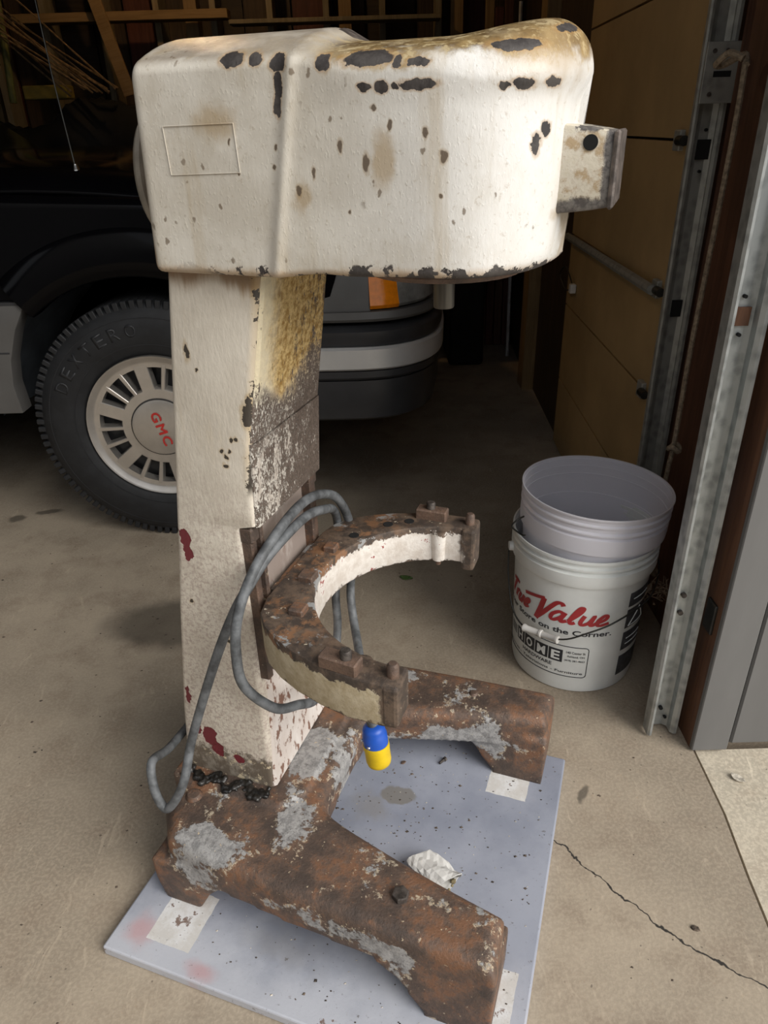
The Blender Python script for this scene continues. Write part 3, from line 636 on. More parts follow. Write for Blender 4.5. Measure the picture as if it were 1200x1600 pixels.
# head housing: stations along the nose direction
def sstep(a, b, x): t = max(0., min(1., (x-a)/(b-a))); return t*t*(3-2*t)
def head_w(x):
    w = lerp(.1165, .1205, sstep(-.2, -.03, x)) + .0025*sstep(-.03, .09, x)
    x0 = .10
    if x > x0: t = min(1, (x-x0)/(.232-x0)); w *= max(0.0, 1-t**2.5)**.5
    return w
def head_top(x): return 1.177 - .003*sstep(-.02, .05, x) + .0*x
def head_crown(x):
    if x < -.012: return .030
    return lerp(.030, .0185, sstep(-.012, .022, x)) + .0095*sstep(.11, .195, x)
def head_bot(x): return lerp(.982, .988, sstep(-.05, .1, x)) + .004*math.exp(-((x-.0)/.03)**2)
NS, NR = 84, 72
xs = [-.203, -.2026, -.2012, -.1985, -.195] + [-.191 + .296*i/110 for i in range(111)] + [.105 + .127*math.sin(PI/2*i/40) for i in range(1, 41)]
secs = []
for x in xs:
    w = max(head_w(x), .004); zt = head_top(x); zb = head_bot(x); cr = head_crown(x)
    inset = 0
    if x < -.191: t = (-.191-x)/.012; inset = .012*(1-math.sqrt(max(0, 1-t*t)))
    en = .0
    if x > .196: t = (x-.196)/.036; en = .046*(1-math.sqrt(max(0, 1-t*t)))
    w2 = w - inset; nose = sstep(.16, .232, x)
    rt = min(.009 + .006*sstep(-.01, .05, x) + .016*sstep(.1, .2, x), w2*.9); rb = min(.007 + .014*nose, w2*.9)
    zt2 = zt - inset*.8 - en; zb2 = zb + inset*.5 + en*.25; ps = []
    def side(z): # cap lip above the bead
        k = sstep(1.142, 1.152, z)*sstep(-.01, .05, x); xr = lerp(-.048, -.012, (z-.98)/.2)
        return .0035*math.exp(-((x-xr)/.007)**2) + .0015*sstep(xr-.004, xr+.004, x) + .0025*k + .0045*k*sstep(.13, .22, x) - .004*sstep(1.1, 1.0, z)*sstep(.15, .23, x)
    pts = []
    n = 10
    for k in range(n): a = -PI/2 + PI/2*k/(n-1); pts.append((w2-rb+rb*math.cos(a), zb2+rb+rb*math.sin(a)))
    for k in range(1, 16): pts.append((w2, lerp(zb2+rb, zt2-rt, k/16)))
    for k in range(n): a = PI/2*k/(n-1); pts.append((w2-rt+rt*math.cos(a), zt2-rt+rt*math.sin(a)))
    for k in range(1, 9): pts.append(((w2-rt)*(1-k/8), zt2))
    full = []
    for (l, z) in pts:
        u = min(1, l/max(w2, .001)); zc = z + cr*(1-u*u)*sstep(zt2-rt-.004, zt2, z)
        full.append((l + side(z)*(1 if z < zt2-.002 else .5), zc))
    ring = [(x, -l, z) for l, z in full] + [(x, l, z) for l, z in full[-2::-1]]
    secs.append(ring)
# push the upper nose a little further forward than the lower nose
for ring, x in zip(secs, xs):
    k = sstep(.15, .232, x); kr = sstep(0, -.2, x) if False else 1-sstep(-.2, 0, x)
    for i, (a, l, z) in enumerate(ring): ring[i] = (a + kr*.009*(z-.98)/.2 + k*(.010*sstep(1.13, 1.16, z) - .004*sstep(1.06, .99, z) - .0*z), l, z)
hb = loft(secs)
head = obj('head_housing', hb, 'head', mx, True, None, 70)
# bare iron scar on the front end of the hump
hbm = bmesh.new()
scar = [];
for i in range(19):
    a = PI*i/18; scar.append((-.004, .062*math.cos(a), 1.178 + .0285*math.sin(a)))
b = bmesh.new(); A = [b.verts.new((-.004, p[1], p[2]-.0)) for p in scar]; B = [b.verts.new((.034, p[1]*1.05, 1.172 + (p[2]-1.176)*.42)) for p in scar]
for i in range(18): b.faces.new((A[i], A[i+1], B[i+1], B[i]))
b.faces.new(A); b.faces.new(B[::-1]); bmesh.ops.recalc_face_normals(b, faces=b.faces[:])
obj('bare_iron_step', b, 'scar', head, True)
# engraved outline of the removed name plate
PL = [(-.161, 1.124), (-.079, 1.125), (-.077, 1.082), (-.159, 1.080)]
def side_y(x): return -head_w(x)-.0004
b = None
for i in range(4):
    (xa, za), (xb, zb_) = PL[i], PL[(i+1) % 4]
    P = [(lerp(xa, xb, t/6), side_y(lerp(xa, xb, t/6))-.0002, lerp(za, zb_, t/6)) for t in range(7)]
    b = tube(P, .0005, 6, b)
obj('plate_outline', b, 'head', head, True)
# rear cover
rc = lathe([(0, .016), (.05, .014), (.068, .010), (.074, .004), (.074, -.002), (.066, -.006), (0, -.004)], 40)
rc.transform(Matrix.Rotation(-PI/2, 4, 'Y')); rc.transform(Matrix.Diagonal((1, .8, 1.02, 1))); o = obj('rear_cover', rc, 'rearcover', head, True); o.location = (-.243, .0, 1.072)
obj('cover_boss', cyl((-.2, 0, 1.07), (-.243, 0, 1.07), .03, .03, 20), 'rustdark', o).location = (.243, 0, -1.07)
# attachment hub
hub = prism([(.20, 1.122), (.262, 1.113), (.2805, 1.1095), (.2835, 1.046), (.262, 1.0425), (.20, 1.036)], -.046, .046, 'y', .005, 2)
hubo = obj('attachment_hub', hub, 'hub', mx, True, None, 40); hubo.location = (-.008, 0, 0)
obj('thumb_screw_hole', lathe([(0, .0008), (.0068, .0008), (.0068, -.004), (0, -.004)], 20, axis='y'), 'hole', hubo).location = (.258, -.0462, 1.101)
obj('socket', box(.279, .2835, -.019, .019, 1.06, 1.097), 'hole', hubo)
obj('front_flange', prism([(-.049, 1.044), (.049, 1.044), (.049, 1.111), (-.049, 1.111)], .2785, .2842, 'x', .002, 1), 'scar', hubo)
# beater shaft
sh = lathe([(0, .934), (.0112, .934), (.012, .9355), (.012, .99)], 24); sho = obj('beater_shaft', sh, 'steel', mx, True); sho.location = (.1, 0, 0)
obj('planetary_drum', lathe([(0, .976), (.085, .976), (.09, .981), (.09, 1.0)], 32), 'rustdark', mx, True).location = (.1, 0, 0)

# bowl yoke
CXY = .097
def arc(r, a0, a1, n): return [(CXY + r*math.cos(lerp(a0, a1, i/n)), r*math.sin(lerp(a0, a1, i/n))) for i in range(n+1)]
ai = math.radians(90); ip = [(.107, .174)] + arc(.174, ai, 2*PI-ai, 32) + [(.107, -.174)]
nearp = [(.107, -.212), (.086, -.214), (.044, -.213), (.003, -.204), (-.035, -.191), (-.069, -.174), (-.095, -.155), (-.116, -.128), (-.124, -.095)]
opn = nearp + [(a, -b_) for a, b_ in nearp[::-1]]
yb = prism(ip + opn, .494, .560)
e = [x for x in yb.edges if abs(x.verts[0].co.z-x.verts[1].co.z) < 1e-4]
bmesh.ops.bevel(yb, geom=e, offset=.004, segments=2, profile=.5, affect='EDGES', clamp_overlap=True)
yoke = obj('bowl_yoke', yb, 'yoke', mx, True, None, 35); yoke['label'] = 'C-shaped bowl support yoke, cream sides and rusty top'
yoke.location = (0, 0, -.015)
obj('carriage', box(-.134, -.106, -.07, .07, .47, .556, .006), 'yoke', yoke)
obj('carriage_bolt', cyl((-.108, -.03, .52), (-.084, -.03, .52), .012, None, 6), 'rust', yoke)
for s in (-1, 1):
    obj('locating_pin', lathe([(0, .019), (.005, .0185), (.0075, .015), (.008, -.004)], 16), 'rustdark', yoke, True).location = (.097, s*.192, .560)
    cl = obj('bowl_clamp', box(.006, .058, -.011, .011, .558, .577, .002, 1), 'rustdark', yoke)
    cl.location = (0, s*.194, 0)
    if s < 0: cl.rotation_euler = (0, 0, math.radians(-6))
    obj('clamp_pin', lathe([(0, .012), (.006, .0115), (.0075, .009), (.0075, -.004)], 14), 'bolt', cl, True).location = (.040 if s < 0 else .03, 0, .577)
    obj('tip_lug', box(.088, .110, s*.192-.0225, s*.192+.0225, (.497 if s < 0 else .482), .559, .005, 2), 'yoke', yoke)
    obj('clamp_lug', cyl((.05, s*.171, .552), (.05, s*.171, .497), .013, .011, 14), 'yoke', yoke, True)
    obj('clamp_lug_screw', cyl((.05, s*.171, .498), (.05, s*.171, .486), .006, .004, 10), 'rust', yoke, True)
hexb = [(-.088, -.034, .012), (-.066, -.112, .011), (-.088, .05, .010)]
for (hx, hy, hr) in hexb: obj('square_bolt', box(hx-hr, hx+hr, hy-hr, hy+hr, .556, .569, .002, 1), 'rust', yoke)
for (hx, hy) in ((-.03, .15), (.0, .17), (-.07, .1)): obj('countersunk_screw', lathe([(0, .5606), (.008, .5608), (.0085, .558)], 14), 'hole', yoke).location = (hx, hy, 0)

# power cord, one hose-like run wound over the yoke
CR = .0072
run = [(-.33, -.06, .21), (-.325, -.13, .22), (-.312, -.185, .25), (-.300, -.205, .215), (-.287, -.208, .184), (-.272, -.206, .192), (-.247, -.196, .243), (-.243, -.162, .304), (-.192, -.145, .448), (-.155, -.135, .535), (-.130, -.1265, .581),
       (-.118, -.092, .608), (-.108, -.04, .622), (-.104, .012, .622), (-.100, .055, .610), (-.108, .11, .580), (-.118, .145, .53), (-.122, .14, .46), (-.112, .105, .415), (-.105, .09, .37), (-.098, .06, .335), (-.085, .0, .32), (-.078, -.07, .345), (-.076, -.120, .382), (-.093, -.158, .405), (-.122, -.180, .455), (-.131, -.175, .505), (-.131, -.158, .556), (-.124, -.118, .602),
       (-.114, -.055, .634), (-.108, .010, .644), (-.101, .060, .634), (-.098, .11, .600), (-.098, .15, .53), (-.094, .135, .45), (-.082, .10, .425), (-.070, .08, .39), (-.038, .02, .385), (-.008, -.04, .385), (.012, -.08, .389), (.026, -.104, .380), (.034, -.109, .364)]
cord = obj('power_cord', tube(catmull(run, 10), CR, 12), 'cord', mx, True, None, 180)
pa = Vector((.034, -.109, .366)); pb = Vector((.043, -.112, .296)); ax = (pb-pa).normalized()
def along(prof, seg=24):
    b = lathe([(r*.93, z*.95) for r, z in prof], seg); q = Vector((0, 0, 1)).rotation_difference(ax).to_matrix().to_4x4(); b.transform(Matrix.Translation(pa) @ q); return b
pc = obj('plug_collar', along([(0, 0), (.011, 0), (.0165, .004), (.018, .008), (.018, .014), (.0195, .016), (.0195, .034), (0, .034)]), 'plugblue', cord, True, None, 40)
py = along([(0, .034), (.0205, .034), (.0208, .042), (.0200, .046), (.0200, .066), (.0185, .072), (.016, .0745), (0, .075)], 30); obj('plug_body', py, 'plugyellow', cord, True, None, 40)
pr_ = obj('plug_tip', along([(0, .074), (.0045, .074), (.0045, .079), (0, .079)], 12), 'dirt', cord)
for a in (-.5, .6, 2.2):
    q = Vector((0, 0, 1)).rotation_difference(ax); d = q @ Vector((math.sin(a)*.0195, -math.cos(a)*.0195, .026)); s_ = bmesh.new(); bmesh.ops.create_icosphere(s_, subdivisions=2, radius=.0026)
    s_.transform(Matrix.Translation(pa+d)); obj('plug_screw', s_, 'chrome', pc, True, None, 180)

# ------------------------------------------------------------------ things on board and floor
def crumple(name, parent_loc, r, mat, seed, sub=4, flat=.45):
    random.seed(seed); b = bmesh.new(); bmesh.ops.create_icosphere(b, subdivisions=sub, radius=r)
    dirs = [(Vector((random.uniform(-1, 1), random.uniform(-1, 1), random.uniform(-1, 1))).normalized(), random.uniform(.55, .95)) for _ in range(26)]
    for v in b.verts:
        n = v.co.normalized(); d = min(k/max(.05, n.dot(D)) for D, k in dirs if n.dot(D) > .05); v.co = n*r*min(d, 1.25)
        v.co.z *= flat
    zm = min(v.co.z for v in b.verts)
    for v in b.verts: v.co.z -= zm
    return obj(name, b, mat, None, False, parent_loc)
def mxw(x, y, z): c, s = math.cos(YAW), math.sin(YAW); return (OX + c*x - s*y, OY + s*x + c*y, z)
pp = thing('crushed_cup', 'crushed dirty white paper cup on the blue-grey board', 'cup', mxw(.118, -.082, .0203), math.radians(-50))
def cupshape():
    random.seed(21); b = bmesh.new(); R = []
    for i in range(10):
        t = i/9; ring = []
        for k in range(22):
            a = 2*PI*k/22; rr = lerp(.019, .030, t)*(1 + .16*math.sin(3*a+i*.5) + random.uniform(-.07, .07)); ring.append(b.verts.new((lerp(-.036, .034, t)+.006*math.sin(2*a), rr*math.cos(a)*1.15, .018 + rr*math.sin(a)*.62)))
        R.append(ring)
    for A, B in zip(R[:-1], R[1:]):
        for k in range(22): b.faces.new((A[k], A[(k+1) % 22], B[(k+1) % 22], B[k]))
    b.faces.new(R[0][::-1]); zm = min(v.co.z for v in b.verts)
    for v in b.verts: v.co.z = max(0, v.co.z-zm-.003)
    return b
cupo = obj('cup_wall', cupshape(), 'paper', pp); sol = cupo.modifiers.new('thick', 'SOLIDIFY'); sol.thickness = .0012
random.seed(5); mb_ = bmesh.new()
for i in range(26):
    s_ = bmesh.new(); bmesh.ops.create_icosphere(s_, subdivisions=1, radius=random.uniform(.002, .005)); s_.transform(Matrix.Translation((random.uniform(.01, .036), random.uniform(-.026, .026), random.uniform(.003, .012)))); mb_ = merge(mb_, s_)
obj('mud', mb_, 'dirt', pp)
def leaf(name, label, loc, L, w, mat, rz, curl=.3, cat='leaf'):
    b = bmesh.new(); n = 7; rows = []
    for i in range(n):
        t = i/(n-1); hw = w*math.sin(PI*min(1, t*.96+.04))**.8; z = curl*L*(t-.5)**2
        rows.append([b.verts.new((L*(t-.5), s*hw, z + (abs(s))*w*.35 + .001)) for s in (-1, -.4, 0, .4, 1)])
    for A, B in zip(rows[:-1], rows[1:]):
        for k in range(4): b.faces.new((A[k], A[k+1], B[k+1], B[k]))
    o = obj(name, b, mat, None, True, loc, 180); o.rotation_euler = (0, 0, rz); m = o.modifiers.new('t', 'SOLIDIFY'); m.thickness = .0008; m.offset = 1
    return tag(o, label, cat)
leaf('leaf', 'small green leaf lying on the shaded concrete floor', (.057, 1.672, 0), .036, .010, 'leaf', -.3)
def chip(loc, r, mat, label, cat, name, rz=0, h=.5):
    random.seed(int(loc[0]*9999)); b = bmesh.new(); n = 7; A = []; B = []
    for k in range(n): a = 2*PI*k/n; rr = r*random.uniform(.6, 1.1); A.append(b.verts.new((rr*math.cos(a), rr*.6*math.sin(a), 0))); B.append(b.verts.new((rr*.8*math.cos(a), rr*.5*math.sin(a), r*h)))
    b.faces.new(A[::-1]); b.faces.new(B)
    for k in range(n): b.faces.new((A[k], A[(k+1) % n], B[(k+1) % n], B[k]))
    o = obj(name, b, mat, None, False, loc); o.rotation_euler = (0, 0, rz); return tag(o, label, cat)
chip(mxw(-.006, .136, .0203), .007, 'rustdark', 'brown rust flake on board below the blue and yellow plug', 'flake', 'rust_flake', .4, .3)
chip(mxw(.215, -.135, .0203), .008, 'rustdark', 'brown rust flake on board inside the near mixer leg', 'flake', 'rust_flake', 1.2, .25)
chip(mxw(.142, -.075, .0203), .005, 'pflake', 'tiny cream paint chip beside the crushed cup', 'flake', 'paint_chip', .8, .8)
bs = thing('loose_bolt', 'small dark loose bolt lying on the board by the far mixer leg', 'bolt', mxw(.066, .16, .0203), .7)
obj('shank', cyl((-.007, 0, .0035), (.006, 0, .0035), .0026, None, 8), 'bolt', bs); obj('bolt_head', cyl((.006, 0, .0042), (.010, 0, .0042), .0048, None, 6), 'bolt', bs)
chip((.468, .668, 0), .009, 'flake', 'dark splinter on the concrete beside the long floor crack', 'splinter', 'wood_splinter', -.5, .3)
leaf('leaf', 'tiny olive leaf scrap on the concrete beside the plywood board', (.197, .515, 0), .016, .005, 'leaf', 1.2)
leaf('leaf', 'pale dead leaf scrap on the lighter driveway slab by the grey wall', (.665, .955, -.003), .028, .008, 'pflake', -.8)
# uncountable grit
def grit(name, n, fn, mat, label, smin, smax, seed):
    random.seed(seed); V = []; Fc = []
    for i in range(n):
        x, y, z = fn(); r = random.uniform(smin, smax) * (1 if random.random() < .85 else 1.8); a = random.uniform(0, 2*PI); k = len(V); h = r*random.uniform(.25, .7)
        for j in range(4): t = a + j*PI/2 + random.uniform(-.4, .4); V.append((x+r*math.cos(t), y+r*.7*math.sin(t), z))
        V.append((x + r*.2, y, z+h)); Fc += [(k, k+1, k+4), (k+1, k+2, k+4), (k+2, k+3, k+4), (k+3, k, k+4), (k+3, k+2, k+1, k)]
    o = obj(name, (V, [], Fc), mat); o['kind'] = 'stuff'; o['label'] = label; o['category'] = 'debris'; return o
def onboard():
    while True:
        x, y = random.gauss(.03, .17), random.gauss(-.02, .2)
        if -.31 < x < .28 and -.33 < y < .23: return mxw(x, y, .0202)
grit('rust_grit', 420, onboard, 'flake', 'dark rust grit scattered over the blue-grey board', .0008, .0023, 2)
grit('paint_grit', 120, onboard, 'pflake', 'pale paint crumbs scattered over the blue-grey board', .0007, .0018, 4)
def onfloor():
    while True:
        x, y = random.uniform(-1.1, .56), random.uniform(.4, 1.9)
        if not (abs((x-OX)*math.cos(YAW)+(y-OY)*math.sin(YAW)) < .36 and abs(-(x-OX)*math.sin(YAW)+(y-OY)*math.cos(YAW)) < .4) and math.hypot(x-.434, y-1.335) > .17: return (x, y, .0002)
grit('floor_grit', 260, onfloor, 'flake', 'dark specks of grit on the concrete floor', .0012, .0032, 9)

# ------------------------------------------------------------------ buckets
BX, BY = .434, 1.335
def shell(prof, t):   # outer profile bottom->top, then inner back down
    inner = [(max(0, r-t), z + (t if i == 0 else 0)) for i, (r, z) in enumerate(prof)]
    smooth_in = [(prof[-1][0]-t, prof[-1][1]), (prof[1][0]-t, prof[1][1]+.01)]
    return [(0, prof[0][1])] + prof + [(prof[-1][0]-.0005, prof[-1][1]+.0012), (prof[-1][0]-t, prof[-1][1]+.0005)] + [(lerp(prof[-1][0]-t*1.6, prof[1][0]-t, k/8), lerp(prof[-1][1]-.02, prof[0][1]+.012, k/8)) for k in range(9)] + [(0, prof[0][1]+.008)]
low = [(.130, 0), (.135, .003), (.137, .012), (.1455, .286), (.1525, .288), (.1545, .295), (.155, .317), (.1475, .321), (.1475, .327), (.1550, .329), (.1550, .333), (.1480, .336), (.1482, .343), (.1545, .345), (.1545, .350)]
lb = thing('bucket', 'white hardware store bucket with red lettering and a wire bail on the floor', 'bucket', (BX, BY, 0))
obj('body', lathe(shell(low, .004), 96), 'bucket', lb, True, None, 30)
z0 = .088
upp = [(.122, 0), (.127, .003), (.129, .012), (.1420, .272), (.1512, .275), (.1525, .290), (.1525, .310), (.1470, .313), (.1470, .318), (.1535, .320), (.1535, .323), (.1482, .326), (.1484, .336), (.1538, .338), (.1538, .341), (.1495, .344), (.1500, .352), (.1545, .3535), (.1552, .357)]
ub = thing('bucket', 'empty milky white bucket nested inside the lettered bucket', 'bucket', (BX, BY, z0)); ub.rotation_euler = (0, math.radians(2.2), 0)
obj('body', lathe(shell(upp, .0035), 96), 'bucket2', ub, True, None, 30)
random.seed(8)
def inb():
    a = random.uniform(0, 2*PI); r = .12*random.random()**.5; return (BX + r*math.cos(a), BY + r*math.sin(a), z0+.0105)
chip((BX+.06, BY+.06, z0+.012), .022, 'deadleaf', 'scrap of dry leaf lying inside the milky upper bucket', 'leaf', 'dry_leaf', .3, .3)
def cylp(th, z, off=.0007):
    r = lerp(.137, .1455, (z-.012)/.274) + off; return Vector((r*math.sin(math.radians(th)), -r*math.cos(math.radians(th)), z))
def wrap(bm, th0, zb_, off=.0007, fine=True):
    if fine:
        for it in range(2):
            lng = [e for e in bm.edges if e.calc_length() > .012]
            if lng: bmesh.ops.subdivide_edges(bm, edges=lng, cuts=1)
    for v in bm.verts: v.co = cylp(th0 + math.degrees(v.co.x/.141), zb_ + v.co.y, off)
    return bm
def fit(bm, width=None, height=None):
    xs_ = [v.co.x for v in bm.verts]; ys_ = [v.co.y for v in bm.verts]; w = max(xs_)-min(xs_); h = max(ys_)-min(ys_); sx = (width/w) if width else height/h; sy = height/h if height else sx
    for v in bm.verts: v.co.x = (v.co.x-min(xs_))*sx; v.co.y = (v.co.y-min(ys_))*sy
    return bm
DEG = math.radians(1)*.141
def label(s, th0, th1, z0_, h, mat, name, off=.0007, bold=.0, shear=0, space=1.):
    return obj(name, wrap(fit(text_bm(s, 1, shear, bold, space=space), (th1-th0)*DEG, h), th0, z0_, off), mat, lb)
# script lettering drawn with brush strokes; x in degrees, y in metres
def stroke(P, w, bm=None, thin=1.):
    P = catmull([(a, b_, 0) for a, b_ in P], 8); b = bmesh.new(); prev = None
    Q = [Vector((p.x*DEG, p.y, 0)) for p in P]
    for i in range(len(Q)):
        t = (Q[min(i+1, len(Q)-1)]-Q[max(i-1, 0)]).normalized(); n = Vector((-t.y, t.x, 0)); ww = w*(.75+.25*abs(t.y))
        a, c = b.verts.new(Q[i]+n*ww), b.verts.new(Q[i]-n*ww)
        if prev: b.faces.new((prev[0], prev[1], c, a))
        prev = (a, c)
    return merge(bm, b)
sl = .0
def SL(pts, x0, z0_, sx=1., sy=1., sh=180.): return [(x0 + px*sx + py*sh*sy, z0_ + py*sy) for px, py in pts]
tv = None
BW = .0045
tv = stroke(SL([(-6, .040), (0, .044), (7, .043)], -91, .187), BW*1.1, tv); tv = stroke(SL([(1, .043), (0, .02), (-1, .001)], -91, .187), BW*1.2, tv)
tv = stroke(SL([(0, .022), (1.2, .002), (1.2, .014), (2.4, .023), (4.4, .021)], -84, .187), BW, tv)
tv = stroke(SL([(0, .022), (-.4, .006), (1.5, 0), (4.2, .006), (5.2, .022), (4.8, .003), (6.5, .001)], -77, .187), BW, tv)
tv = stroke(SL([(0, .009), (3.5, .015), (3.2, .023), (.8, .019), (-.2, .007), (2, 0), (5.8, .006)], -68, .187), BW, tv)
tv = stroke([(-66, .224), (-58, .229), (-44, .237)], BW*1.1, tv); tv = stroke([(-44.5, .237), (-48, .205), (-52, .176)], BW*1.35, tv); tv = stroke([(-52, .177), (-46, .195), (-38, .222), (-33, .236), (-29, .237), (-27.5, .231)], BW*1.15, tv)
tv = stroke(SL([(8, .021), (4.5, .026), (.5, .016), (.2, .004), (3, .001), (7, .012), (8.8, .025), (7.6, .006), (9, .001), (12, .006)], -38.5, .190, 1.15, 1, 120), BW, tv)
tv = stroke(SL([(0, .006), (5, .028), (6.4, .042), (4.2, .044), (2, .028), (1, .008), (2.6, .001), (5, .005)], -23.5, .190, 1.15, 1, 120), BW, tv)
tv = stroke(SL([(0, .025), (-.8, .008), (1, .001), (4.5, .008), (6.2, .025), (5.6, .006), (7, .001), (9.5, .007)], -12.5, .190, 1.3, 1, 120), BW, tv)
tv = stroke(SL([(-1, .006), (3.6, .014), (4.4, .022), (2.2, .025), (-.4, .014), (0, .003), (2.4, .0), (7.4, .005)], 1, .190, 1.3, 1, 120), BW, tv)
obj('red_script_lettering', wrap(tv, 0, 0, .0009, False), 'bred', lb)
obj('lettering_dot', wrap(fit(text_bm('.', 1), .004, .004), 15.5, .190), 'bgrey', lb)
label('Your Store on the Corner.', -100, 15.5, .160, .0135, 'bblack', 'slogan_lettering', bold=.02)
# shop panel
tv = None
for a, b_ in (((-96, .113), (-5, .125)), ((-96, .040), (-5, .048))): pass
out = []
def rect_path(t0, t1, za, zb_, r=.008):
    rd = r/DEG; P = []
    for (ct, cz, a0) in ((t1-rd, zb_-r, 0), (t0+rd, zb_-r, PI/2), (t0+rd, za+r, PI), (t1-rd, za+r, 1.5*PI)):
        for k in range(5): a = a0 + k*PI/8; P.append((ct + rd*math.cos(a), cz + r*math.sin(a)))
    return P
rpth = rect_path(-104, -2, .045, .128); rpth.append(rpth[0]); dens = []
for (a, b_), (c_, d_) in zip(rpth[:-1], rpth[1:]):
    m = max(1, int(abs(c_-a)/4));
    for k in range(m): dens.append((lerp(a, c_, k/m), lerp(b_, d_, k/m)))
obj('panel_outline', tube([cylp(a, b_, .0004) for a, b_ in dens], .0009, 5, closed=True), 'bblack', lb)
for i, (ch, a, c_) in enumerate((('H', -76, -64.5), ('O', -63.7, -51.5), ('M', -50.7, -37.5), ('E', -36.7, -24))):
    q = bmesh.new(); N = 6; vv = [[q.verts.new(cylp(lerp(a, c_, k/N), z, .0004)) for k in range(N+1)] for z in (.082, .116)]
    for k in range(N): q.faces.new((vv[0][k], vv[0][k+1], vv[1][k+1], vv[1][k]))
    t_ = obj('letter_tile', q, 'bblack', lb); label(ch, a+2.4, c_-2.4, .087, .024, 'bwhite', 'letter', .0009, .03)
q = bmesh.new(); vv = [[q.verts.new(cylp(lerp(-92, -77.5, k/6), z, .0004)) for k in range(7)] for z in (.088, .091, .094, .097, .100, .103, .106, .109)]
for r_ in (0, 2, 4, 6):
    for k in range(6): q.faces.new((vv[r_][k], vv[r_][k+1], vv[r_+1][k+1], vv[r_+1][k]))
obj('stripe_mark', q, 'bblack', lb)
label('HARDWARE', -66, -33, .0665, .0095, 'bblack', 'lettering', bold=.015)
label('Appliances - Televisions - Furniture', -100, -5, .051, .0085, 'bblack', 'lettering', bold=.012)
label('140 Center St', -21, -4.5, .1095, .0062, 'bblack', 'lettering', bold=.01); label('Ashland, OH', -20, -5, .0985, .0062, 'bblack', 'lettering', bold=.01); label('(419) 281-4663', -22, -4.5, .0865, .0065, 'bblack', 'lettering', bold=.01)
for za, zb_ in ((.222, .258), (.165, .215), (.105, .155), (.035, .09)):
    q = bmesh.new(); N = 8; vv = [[q.verts.new(cylp(lerp(29, 62, k/N), z, .0005)) for k in range(N+1)] for z in (za, zb_)]
    for k in range(N): q.faces.new((vv[0][k], vv[0][k+1], vv[1][k+1], vv[1][k]))
    obj('warning_print', q, 'bgrey', lb)
for a, za, b_, zb_ in ((33, .17, 46, .21), (46, .21, 56, .17), (56, .17, 33, .17), (34, .24, 56, .24), (34, .12, 56, .12), (34, .135, 56, .135)):
    obj('warning_line', tube([cylp(lerp(a, b_, k/5), lerp(za, zb_, k/5), .0008) for k in range(6)], .0012, 5), 'bwhite', lb)
# bail: from ear (right) sagging round the front to ear (left)
bail = []
for th, z in ((88, .285), (70, .262), (43, .238), (12, .212), (-8, .186), (-24, .162), (-42, .154), (-60, .152), (-76, .175), (-92, .235), (-100, .285)):
    r_ = math.radians(th); rr = .160 + .004*math.cos(r_); bail.append((rr*math.sin(r_), -rr*math.cos(r_), z))
bo = obj('wire_bail', tube(catmull(bail, 6), .0019, 7), 'wire', lb, True, None, 180)
gp = [Vector(bail[5]), Vector(bail[7])]; n_ = len(gp)
gd = Vector(gp[-1])-Vector(gp[0]); ctr = (Vector(gp[-1])+Vector(gp[0]))/2 + (Vector(bail[6])-(Vector(gp[-1])+Vector(gp[0]))/2)*.6; gd.normalize()
gb_ = bmesh.new()
prof = [(-.042, .0085), (-.038, .0088), (-.034, .0068), (-.004, .0068), (-.002, .0088), (.002, .0088), (.004, .0068), (.034, .0068), (.038, .0088), (.042, .0085)]
obj('bail_grip', tube([ctr + gd*a for a, r in prof], [r for a, r in prof], 14), 'grip', bo, True)
for s in (1, -1): e_ = obj('bail_ear', cyl((s*.150, 0, .305), (s*.163, 0, .305), .012, .010, 16), 'bucket', lb, True)
# milky bucket bail stub
obj('wire_bail', tube(catmull([(-.150, -.02, .295), (-.168, -.03, .29), (-.176, -.03, .275), (-.160, -.05, .268), (-.154, -.06, .272)], 5), .0018, 6), 'wire', ub, True, None, 180)
# cobwebbed leaves caught on the bail
cl_ = thing('dry_leaf_clump', 'clump of dry leaves and cobweb caught on the bucket bail', 'leaves', (BX+.147, BY-.075, .232))
random.seed(14); b = bmesh.new()
for i in range(42):
    p = Vector((random.gauss(0, .014), random.gauss(-.004, .012), random.gauss(0, .014))); d = Vector((random.gauss(0, 1), random.gauss(0, 1), random.gauss(0, 1))).normalized()*random.uniform(.008, .022); b = tube([p-d, p+d*.2+Vector((0, 0, .003)), p+d], [.0006, .0011, .0005], 4, b)
obj('twigs', b, 'deadleaf', cl_)
for i in range(7):
    q = bmesh.new(); L_ = random.uniform(.010, .018); vs_ = [q.verts.new(v) for v in ((-L_, 0, 0), (0, L_*.4, .003), (L_, 0, .001), (0, -L_*.4, .002))]; q.faces.new(vs_)
    o = obj('dry_leaf', q, 'deadleaf', cl_); o.location = (random.gauss(0, .012), random.gauss(-.004, .01), random.gauss(0, .014)); o.rotation_euler = (random.uniform(0, 3), random.uniform(0, 3), random.uniform(0, 3)); o.modifiers.new('t', 'SOLIDIFY').thickness = .0006

